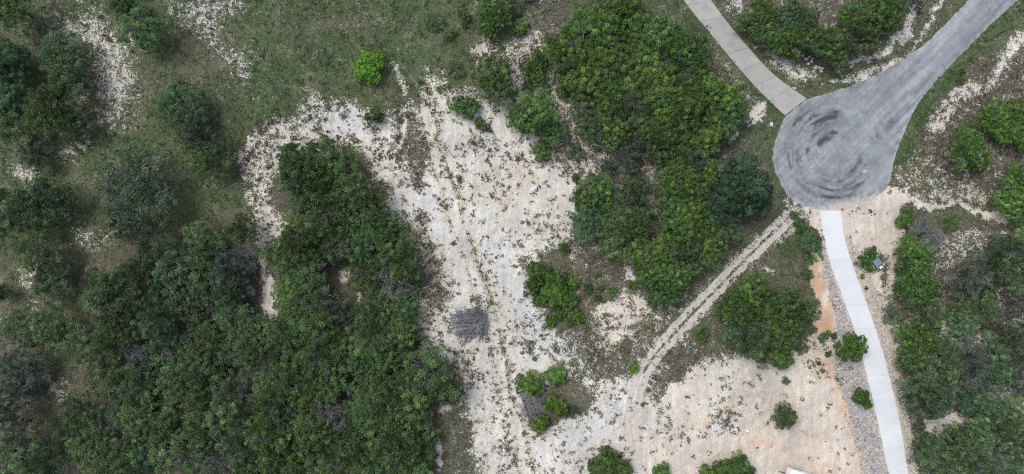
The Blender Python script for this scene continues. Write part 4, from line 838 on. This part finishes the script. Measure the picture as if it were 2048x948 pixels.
# ------------------------------------------------------------------ loose matter on the ground (uncountable)
def scatter(nn, wfun, seed, x0=-60, x1=2108, y0=-60, y1=1008):
    r = np.random.default_rng(seed); px = r.uniform(x0, x1, nn); py = r.uniform(y0, y1, nn)
    keep = (r.random(nn) < wfun(px, py)) & (samp('pave', px, py) > 0.2)
    return px[keep], py[keep], r
def tufts(name, px, py, r, size, k, col, L, Wd, up, label, cat, mat=M_col):
    """small splayed tufts: k leaves each"""
    n_ = len(px); z = ground_z(px, py); base = np.stack([(px - 1024) * S, (474 - py) * S, z], -1)
    size = np.repeat(size, k); bb = np.repeat(base, k, 0)
    bb = bb + np.c_[r.normal(size=(n_ * k, 2)) * (size * .45)[:, None], r.random(n_ * k) * size * .5]
    ax_ = unit(np.c_[r.normal(size=(n_ * k, 2)), np.abs(r.normal(size=n_ * k)) * up + .12])
    kk = np.repeat(col, k, 0) * r.uniform(.72, 1.28, (n_ * k, 1))
    V, F, K = shards(bb, ax_, size * r.uniform(*L, n_ * k), size * r.uniform(*Wd, n_ * k), kk, r)
    return tag(obj(name, mesh_from(name, V, F, mat, K)), label, cat, kind='stuff')
def lerp(a, b, t): return np.asarray(a) * (1 - t)[:, None] + np.asarray(b) * t[:, None]
clump = lambda x, y: sstep(.42, .62, fbm(x, y, 22, 4, 31.0))
px, py, r = scatter(760000, lambda x, y: samp('tuft', x, y) ** 1.5 * (0.20 + 0.80 * clump(x, y) * (.35 + .65 * sstep(.4, .6, fbm(x, y, 7, 2, 51.0)))) * np.maximum(sstep(.25, .5, samp('bare', x, y)), .75 * sstep(.4, .7, samp('litter', x, y)) * sstep(.5, .8, samp('tuft', x, y))) * 0.62, 21)
sz = 0.03 + 0.36 * r.random(len(px)) ** 6.5
print('tufts', len(px))
tufts('dry_weeds', px, py, r, sz, 9, lerp((.155, .130, .100), (.135, .140, .088), r.random(len(px)) ** 1.5), (.5, 1.0), (.28, .5), .6, 'small dark dry weed tufts dotted over the pale dirt', 'weeds')
px, py, r = scatter(120000, lambda x, y: (1 - sstep(.3, .62, samp('bare', x, y))) * (.25 + .75 * samp('green', x, y)) * .62, 22)
g = np.clip(samp('green', px, py) + r.normal(size=len(px)) * .25, 0, 1)
print('grass', len(px))
tufts('grass', px, py, r, .11 + .30 * r.random(len(px)) ** 4, 7, lerp((.130, .125, .088), (.070, .112, .045), g), (.7, 1.7), (.12, .24), .7, 'dry olive grass of the meadow and verges', 'grass')
px, py, r = scatter(60000, lambda x, y: samp('litter', x, y) * (1 - sstep(.3, .7, samp('bare', x, y))) * .42, 23)
tufts('dead_stalks', px, py, r, .10 + .16 * r.random(len(px)), 5, lerp((.12, .105, .085), (.20, .185, .16), r.random(len(px)) ** 2), (.8, 1.8), (.06, .14), .5, 'dead brown stalks and twigs littering the scrub ground', 'litter')

def rocks(name, px, py, r, size, col, label, cat, zoff=0.0, flat=.6):
    """faceted stones, 8-vertex each (12 triangles)"""
    n_ = len(px); cube = np.array([(x, y, z) for z in (-1, 1) for y in (-1, 1) for x in (-1, 1)], float) * .58
    V = cube[None] * r.uniform(.55, 1.25, (n_, 8, 3)); V[:, :, 2] *= flat * .9
    a = r.random(n_) * 6.283; ca, sa = np.cos(a)[:, None], np.sin(a)[:, None]
    x = V[:, :, 0] * ca - V[:, :, 1] * sa; y = (V[:, :, 0] * sa + V[:, :, 1] * ca) * r.uniform(.6, 1, (n_, 1))
    V = np.stack([x, y, V[:, :, 2]], -1) * size[:, None, None]
    V += np.stack([(px - 1024) * S, (474 - py) * S, ground_z(px, py) + size * .2 + zoff], -1)[:, None]
    f = np.array([(0, 2, 3, 1), (4, 5, 7, 6), (0, 1, 5, 4), (2, 6, 7, 3), (0, 4, 6, 2), (1, 3, 7, 5)])
    F = (np.arange(n_)[:, None, None] * 8 + f[None]).reshape(-1, 4)
    return tag(obj(name, mesh_from(name, V.reshape(-1, 3), F, M_rock, np.repeat(col, 8, 0))), label, cat, kind='stuff')
def stonecol(r, n_, a=(.40, .395, .39), b_=(.27, .275, .29), warm=.25):
    c = lerp(a, b_, r.random(n_)); w = (r.random(n_) < warm)[:, None]
    return np.where(w, np.array([.50, .44, .37]), c) * r.uniform(.7, 1.2, (n_, 1))
RIP1 = [(1642, 452), (1644, 500), (1650, 545), (1662, 595), (1674, 640), (1668, 672), (1665, 710), (1676, 760), (1692, 815), (1706, 865), (1722, 915), (1736, 1040), (1792, 1040), (1775, 948), (1749, 824), (1724, 724), (1706, 660), (1681, 590), (1659, 530), (1646, 474)]
RIP2 = [(1690, 474), (1703, 519), (1728, 589), (1753, 659), (1778, 744), (1803, 854), (1818, 948), (1834, 1040), (1850, 1040), (1834, 948), (1818, 840), (1800, 744), (1785, 680), (1768, 610), (1748, 570), (1722, 520), (1705, 480)]
def rip(x, y):
    d = sdf(x + (fbm(x, y, 18, 3, 3) - .5) * 10, y, RIP1); d2 = sdf(x + (fbm(x, y, 18, 3, 9) - .5) * 8, y, RIP2)
    return np.maximum(sstep(3, -3, d), .75 * sstep(3, -3, d2))
px, py, r = scatter(60000, rip, 31, 1630, 1860, 440, 1030)
dleft = sdf(px, py, RIP1) < 2
sz = np.where(dleft, .10 + .16 * r.random(len(px)) ** 1.5, .07 + .11 * r.random(len(px)) ** 2)
print('riprap', len(px))
cc = stonecol(r, len(px), (.44, .435, .43), (.27, .275, .295), .3); pk = (~dleft | (sdf(px, py, RIP1) > -3))[:, None]
cc = np.where(pk & (r.random((len(px), 1)) < .6), np.array([.50, .45, .39]) * r.uniform(.75, 1.15, (len(px), 1)), cc)
rocks('riprap', px, py, r, sz, cc, 'grey and tan loose rock lining both sides of the white driveway', 'rocks', .01)
px, py, r = scatter(120000, lambda x, y: samp('rubble', x, y) ** 1.4 * (.15 + .85 * sstep(.4, .6, fbm(x, y, 16, 3, 44))) * .22, 32)
print('rubble', len(px))
rocks('limestone_rubble', px, py, r, .05 + .17 * r.random(len(px)) ** 3, stonecol(r, len(px), (.52, .50, .48), (.33, .33, .335), .2), 'scattered pale limestone rubble among the scrub', 'rocks', 0, .5)

# ------------------------------------------------------------------ brush piles, log, stones, agaves
def stick(seed, L, rad):
    r = np.random.default_rng(seed); mb = MB(); p = [np.array([0., 0, 0])]; d = np.array([1., 0, 0])
    for i in range(4): d = unit(d + r.normal(size=3) * [.0, .16, .10]); p.append(p[-1] + d * L / 4)
    mb.tube(p, [rad, rad * .85, rad * .65, rad * .45, rad * .2], 4)
    for q in range(4):
        b0_ = p[1 + q % 3]; e = b0_ + unit(d + np.array([r.uniform(-.2, .3), r.uniform(-.9, .9), r.uniform(-.1, .4)])) * L * r.uniform(.2, .4)
        mb.tube([b0_, (b0_ + e) / 2 + r.normal(size=3) * .03, e], [rad * .5, rad * .35, rad * .12], 3)
    return mb.mesh('branch', M_dead)
STICKS = [stick(50 + i, 1.9 + .25 * (i % 4), .024 + .016 * (i % 3)) for i in range(7)]
def brush_pile(px, py, rx_, ry_, n_, h, label, seed, ang):
    r = random.Random(seed); x, y, _ = W(px, py); e = obj('brush_pile', None); e.location = (x, y, gzw(x, y)); tag(e, label, 'brush pile', 'heaps of dead branches')
    for i in range(n_):
        a = r.uniform(0, 6.283); d = math.sqrt(r.random()); dx = math.cos(a) * d * rx_ * S * .86; dy = math.sin(a) * d * ry_ * S * .86
        o = obj('branch', STICKS[i % len(STICKS)], e)
        th_ = ang(dx, dy) + r.gauss(0, .38)
        sc_ = r.uniform(.55, 1.1)
        o.location = (dx - math.cos(th_) * sc_, dy - math.sin(th_) * sc_, h * (1 - d * d) * r.random() + .05 + .1 * r.random())
        o.rotation_euler = (r.uniform(0, 6.283) * .2, -r.uniform(-.05, .16), th_); o.scale = (sc_, sc_, sc_)
    return e
brush_pile(941, 646, 42, 36, 300, .9, 'large heap of dead grey branches on the white clearing', 5, lambda dx, dy: 0.55 + .35 * dx - .25 * dy)
brush_pile(1069, 806, 30, 34, 140, .5, 'smaller heap of grey branches ringed by round bushes', 6, lambda dx, dy: -0.6 + .3 * dy)
brush_pile(500, 597, 22, 12, 34, .4, 'flat tangle of bleached branches beside the lower-left wood', 9, lambda dx, dy: 0.1)
def log(px, py, L, ang, rad, label, name='fallen_log'):
    mb = MB(); r = random.Random(px); mb.tube([(-L / 2, 0, rad), (-L / 6, .06, rad * 1.05), (L / 5, -.05, rad), (L / 2, .05, rad * .8)], [rad * .8, rad, rad * .9, rad * .6], 8)
    x, y, _ = W(px, py); e = obj(name, None); e.location = (x, y, gzw(x, y) - .02); e.rotation_euler = (0, 0, ang); tag(e, label, 'log')
    obj('stem', mb.mesh('stem', M_dead), e)
    for q in range(3):
        mb = MB(); bx = (q - 1) * L * .25; mb.tube([(bx, 0, rad), (bx + .2, .3 * (-1) ** q, rad * 1.3), (bx + .4, .55 * (-1) ** q, rad * 1.1)], [rad * .4, rad * .3, rad * .1], 5); obj('branch_stub', mb.mesh('branch_stub', M_dead), e)
log(1266, 650, 1.9, .35, .17, 'weathered grey log on the white gravel patch'); log(1262, 655, 1.4, .30, .12, 'thinner grey log lying against the weathered one')
log(1490, 262, .95, 1.0, .05, 'short pale stick on the ground beside the oak', 'fallen_stick'); log(1601, 121, 1.2, .9, .06, 'pale stick on rubble left of the white stone blocks', 'fallen_stick')
log(1855, 505, 2.2, 2.2, .08, 'bare pale limb sticking out of the right-hand wood', 'fallen_limb')
M_white = plain('white_limestone', (0.56, 0.56, 0.545), .85, .15, 4, bump=.3)
def stone(px, py, s, label, group=None, elong=1.0, name='limestone_block', mat=M_white):
    r = random.Random(int(px * 7 + py)); mb = MB(); w, d_, h = s * r.uniform(.9, 1.1) * elong, s * r.uniform(.6, .85), s * r.uniform(.45, .65)
    mb.box(-w / 2, w / 2, -d_ / 2, d_ / 2, -.05, h, .18 * h)
    V = np.concatenate(mb.V); q = np.random.default_rng(int(px + py)); V += q.normal(size=V.shape) * s * .06
    me = mesh_from(name, V, np.array(mb.F), mat)
    x, y, _ = W(px, py); o = obj(name, me); o.location = (x, y, gzw(x, y)); o.rotation_euler = (r.uniform(-.15, .15), r.uniform(-.15, .15), r.uniform(0, 3)); tag(o, label, 'stone', group); return o
for x, y, s, l in ((1613,117,.48,'brightest elongated block at upper left of the white stones'),(1620,113,.32,'small block topmost of the white stones'),(1626,117,.30,'small block at upper right of the white stones'),(1624,122,.42,'square block in the upper white stone cluster'),(1618,127,.36,'single block between the two white stone clusters'),
                   (1633,134,.6,'largest block, left of the lower white stone cluster'),(1640,135,.45,'block beside the largest white stone'),(1646,136,.34,'rightmost block of the lower white stones'),(1643,141,.42,'lowest block of the white stones'),(1629,141,.34,'tan block left of the lowest white stone')):
    stone(x, y, s, l + ' by the driveway clump', 'white blocks by the clump')
stone(1587, 177, .4, 'grey block at the right edge of the grey driveway'); stone(1543, 249, .42, 'pale slab of rock on the grass left of the turning circle', None, 1.6)
for i in range(16):
    t = i / 15; stone(768 + 56 * t + ((i * 5) % 7 - 3) * .9, 228 - 22 * t + ((i * 7) % 5 - 2) * 1.3, (.16 + .09 * ((i * 5) % 4) / 3), 'small white stone in the row edging the grass above the clearing', 'row of small white stones')
M_ag = plain('agave_leaf', (0.20, 0.245, 0.255), .6, .2, 5); M_ag2 = plain('grey_agave_leaf', (0.26, 0.28, 0.30), .6, .2, 5)
def agave(px, py, rad, label, n_=26, mat=M_ag):
    r = random.Random(int(px)); x, y, _ = W(px, py); e = obj('agave', None); e.location = (x, y, gzw(x, y)); tag(e, label, 'agave')
    mb = MB(); L = rad; w = rad * .09
    mb.add([(0, -w * .7, 0), (0, w * .7, 0), (L * .5, -w, .06), (L * .5, 0, .03), (L * .5, w, .06), (L, 0, .02), (L * .5, 0, -.02)], [(0, 3, 1), (0, 2, 3), (1, 3, 4), (2, 5, 3), (3, 5, 4), (0, 6, 2), (1, 4, 6), (6, 5, 2), (6, 4, 5), (0, 1, 6)])
    lf = mb.mesh('leaf', mat)
    for i in range(n_):
        o = obj('leaf', lf, e); t = i / n_; el = .12 + 1.15 * t; s = r.uniform(.75, 1.1) * (1 - .45 * t)
        o.rotation_euler = (0, -el, i * 2.4 + r.uniform(-.2, .2)); o.scale = (s, s, s); o.location = (0, 0, .05)
agave(1370, 700, .85, 'blue-grey agave in the scrub right of the dirt track'); agave(1374, 692, .5, 'smaller agave just above the blue-grey one', 18)
agave(1063, 46, .75, 'grey spiky agave on stony ground near the trailer', 34, M_ag2); agave(1066, 57, .45, 'small agave just below the grey spiky one', 22, M_ag2); agave(1123, 38, .6, 'pale spiky agave at the corner of the big wood', 24, M_ag2)
agave(1510, 195, .42, 'small pale agave near the end of the grey driveway', 12, plain('pale_agave', (.5, .52, .52)))

# ------------------------------------------------------------------ man-made things
M_green = plain('painted_steel', (0.15, 0.235, 0.25), .45, .08, 2, spec=.4); M_wht = plain('white_plastic', (.70, .74, .76), .4, .04, 2, spec=.4); M_pad = plain('pad_concrete', (.38, .37, .35), .85, .12, 4)
M_teal = plain('teal_plastic', (.04, .24, .30), .4, .1, 3, spec=.4); M_dark = plain('dark_rubber', (.03, .03, .03))
def root(name, px, py, rz, label, cat, z=0.0):
    x, y, _ = W(px, py); e = obj(name, None); e.location = (x, y, gzw(x, y) + z); e.rotation_euler = (0, 0, rz); return tag(e, label, cat)
def part(name, mat, parent, *boxes, bev=.02):
    mb = MB()
    for q in boxes: mb.box(*q, bev)
    return obj(name, mb.mesh(name, mat), parent)
e = root('utility_box', 1747.5, 524.5, math.radians(38), 'green-blue steel utility cabinet on a pad among weeds by the white driveway', 'utility box')
part('pad', M_pad, e, (-.62, .62, -.58, .58, -.2, .08)); part('cabinet', M_green, e, (-.45, .45, -.42, .42, .08, .80)); l_ = part('lid', M_green, e, (-.49, .49, -.46, .46, .80, .88)); part('hinge', M_dark, l_, (-.3, -.2, .455, .485, .79, .86), (.2, .3, .455, .485, .79, .86)); d_ = part('door', M_green, e, (-.40, .40, -.445, -.42, .14, .74)); part('handle', M_dark, d_, (-.04, .04, -.48, -.445, .40, .52), bev=.008)
e = root('meter_box', 1756, 534, math.radians(38), 'small white pedestal beside the green-blue utility cabinet', 'utility box')
part('post', M_wht, e, (-.16, .16, -.14, .14, -.2, .55)); part('cap', M_wht, e, (-.22, .22, -.19, .19, .55, .66)); part('base', M_pad, e, (-.26, .26, -.24, .24, -.2, .04))
e = root('white_tub', 1495.5, 862, .1, 'small white box lying alone on the pale dirt pad', 'box')
part('body', M_wht, e, (-.19, .19, -.14, .14, -.02, .20)); part('lid', M_wht, e, (-.21, .21, -.16, .16, .20, .235), bev=.01)
e = root('bucket', 1240, 537, .3, 'tiny teal bucket at the edge of the central scrub', 'bucket')
mb = MB(); k = 12; V = []
for z, q in ((0, .12), (.26, .16), (.27, .175), (.255, .145), (.03, .105)): V += [(q * math.cos(2 * math.pi * i / k), q * math.sin(2 * math.pi * i / k), z) for i in range(k)]
F = [tuple(range(k))[::-1]] + [(j * k + i, j * k + (i + 1) % k, (j + 1) * k + (i + 1) % k, (j + 1) * k + i) for j in range(4) for i in range(k)] + [tuple(4 * k + i for i in range(k))]
mb.add(V, F); obj('pail', mb.mesh('pail', M_teal), e)
mb = MB(); mb.tube([(.16 * math.cos(a), .05 * math.sin(a) - .0, .26 + .14 * math.sin(a)) for a in np.linspace(0, math.pi, 9)], [.008] * 9, 4); obj('handle', mb.mesh('handle', M_wht), e)
# trailers cut by the frame edges
def trailer(px, py, rz, Lx, Ly, h, roofm, label, wheels=True):
    e = root('trailer', px, py, rz, label, 'trailer')
    part('body', M_wht, e, (-Lx / 2, Lx / 2, -Ly / 2, Ly / 2, .45, h), bev=.03); rf = part('roof', roofm, e, (-Lx / 2 + .05, Lx / 2 - .05, -Ly / 2 + .05, Ly / 2 - .05, h + .003, h + .06))
    part('roof_rail', M_wht, rf, (-Lx / 2 - .02, Lx / 2 + .02, -Ly / 2 - .03, -Ly / 2 + .045, h - .08, h + .09), (-Lx / 2 - .02, Lx / 2 + .02, Ly / 2 - .045, Ly / 2 + .03, h - .08, h + .09), (-Lx / 2 - .03, -Lx / 2 + .045, -Ly / 2 + .05, Ly / 2 - .05, h - .08, h + .09), bev=.01)
    part('chassis', M_dark, e, (-Lx / 2 + .2, Lx / 2 - .2, -.5, .5, .32, .45))
    for sx in (-.45, .45):
        for sy in (-1, 1):
            mb = MB(); mb.tube([(sx, sy * (Ly / 2 - .25), .32), (sx, sy * (Ly / 2 - .03), .32)], [.33, .33], 16); w_ = obj('wheel', mb.mesh('wheel', M_dark), e)
            mb = MB(); mb.tube([(sx, sy * (Ly / 2 - .05), .32), (sx, sy * (Ly / 2 - .02), .32)], [.18, .18], 12); obj('hub', mb.mesh('hub', M_wht), w_)
    mb = MB(); mb.tube([(-Lx / 2 + .3, 0, .42), (-Lx / 2 - .9, 0, .42)], [.06, .05], 8); obj('tow_bar', mb.mesh('tow_bar', M_dark), e)
M_rgrey = plain('grey_roof', (.23, .27, .30), .6, .15, 3)
trailer(1056, -23, math.radians(-91), 3.6, 1.6, 1.9, M_rgrey, 'grey-roofed white-edged trailer cut by the top edge of the photo')
trailer(1596.5, 953, math.radians(-16), 4.0, 2.0, 1.5, M_wht, 'white trailer roof corner at the bottom edge beside the pad')
e = root('plank', 1082, 1, math.radians(62), 'white plank lying right of the trailer at the top edge', 'plank', .02); part('board', M_wht, e, (-.6, .6, -.08, .08, 0, .04), bev=.008); part('cleat', M_wht, e, (-.3, -.22, -.10, .10, .043, .08), bev=.005)
print('objects', len(bpy.data.objects))
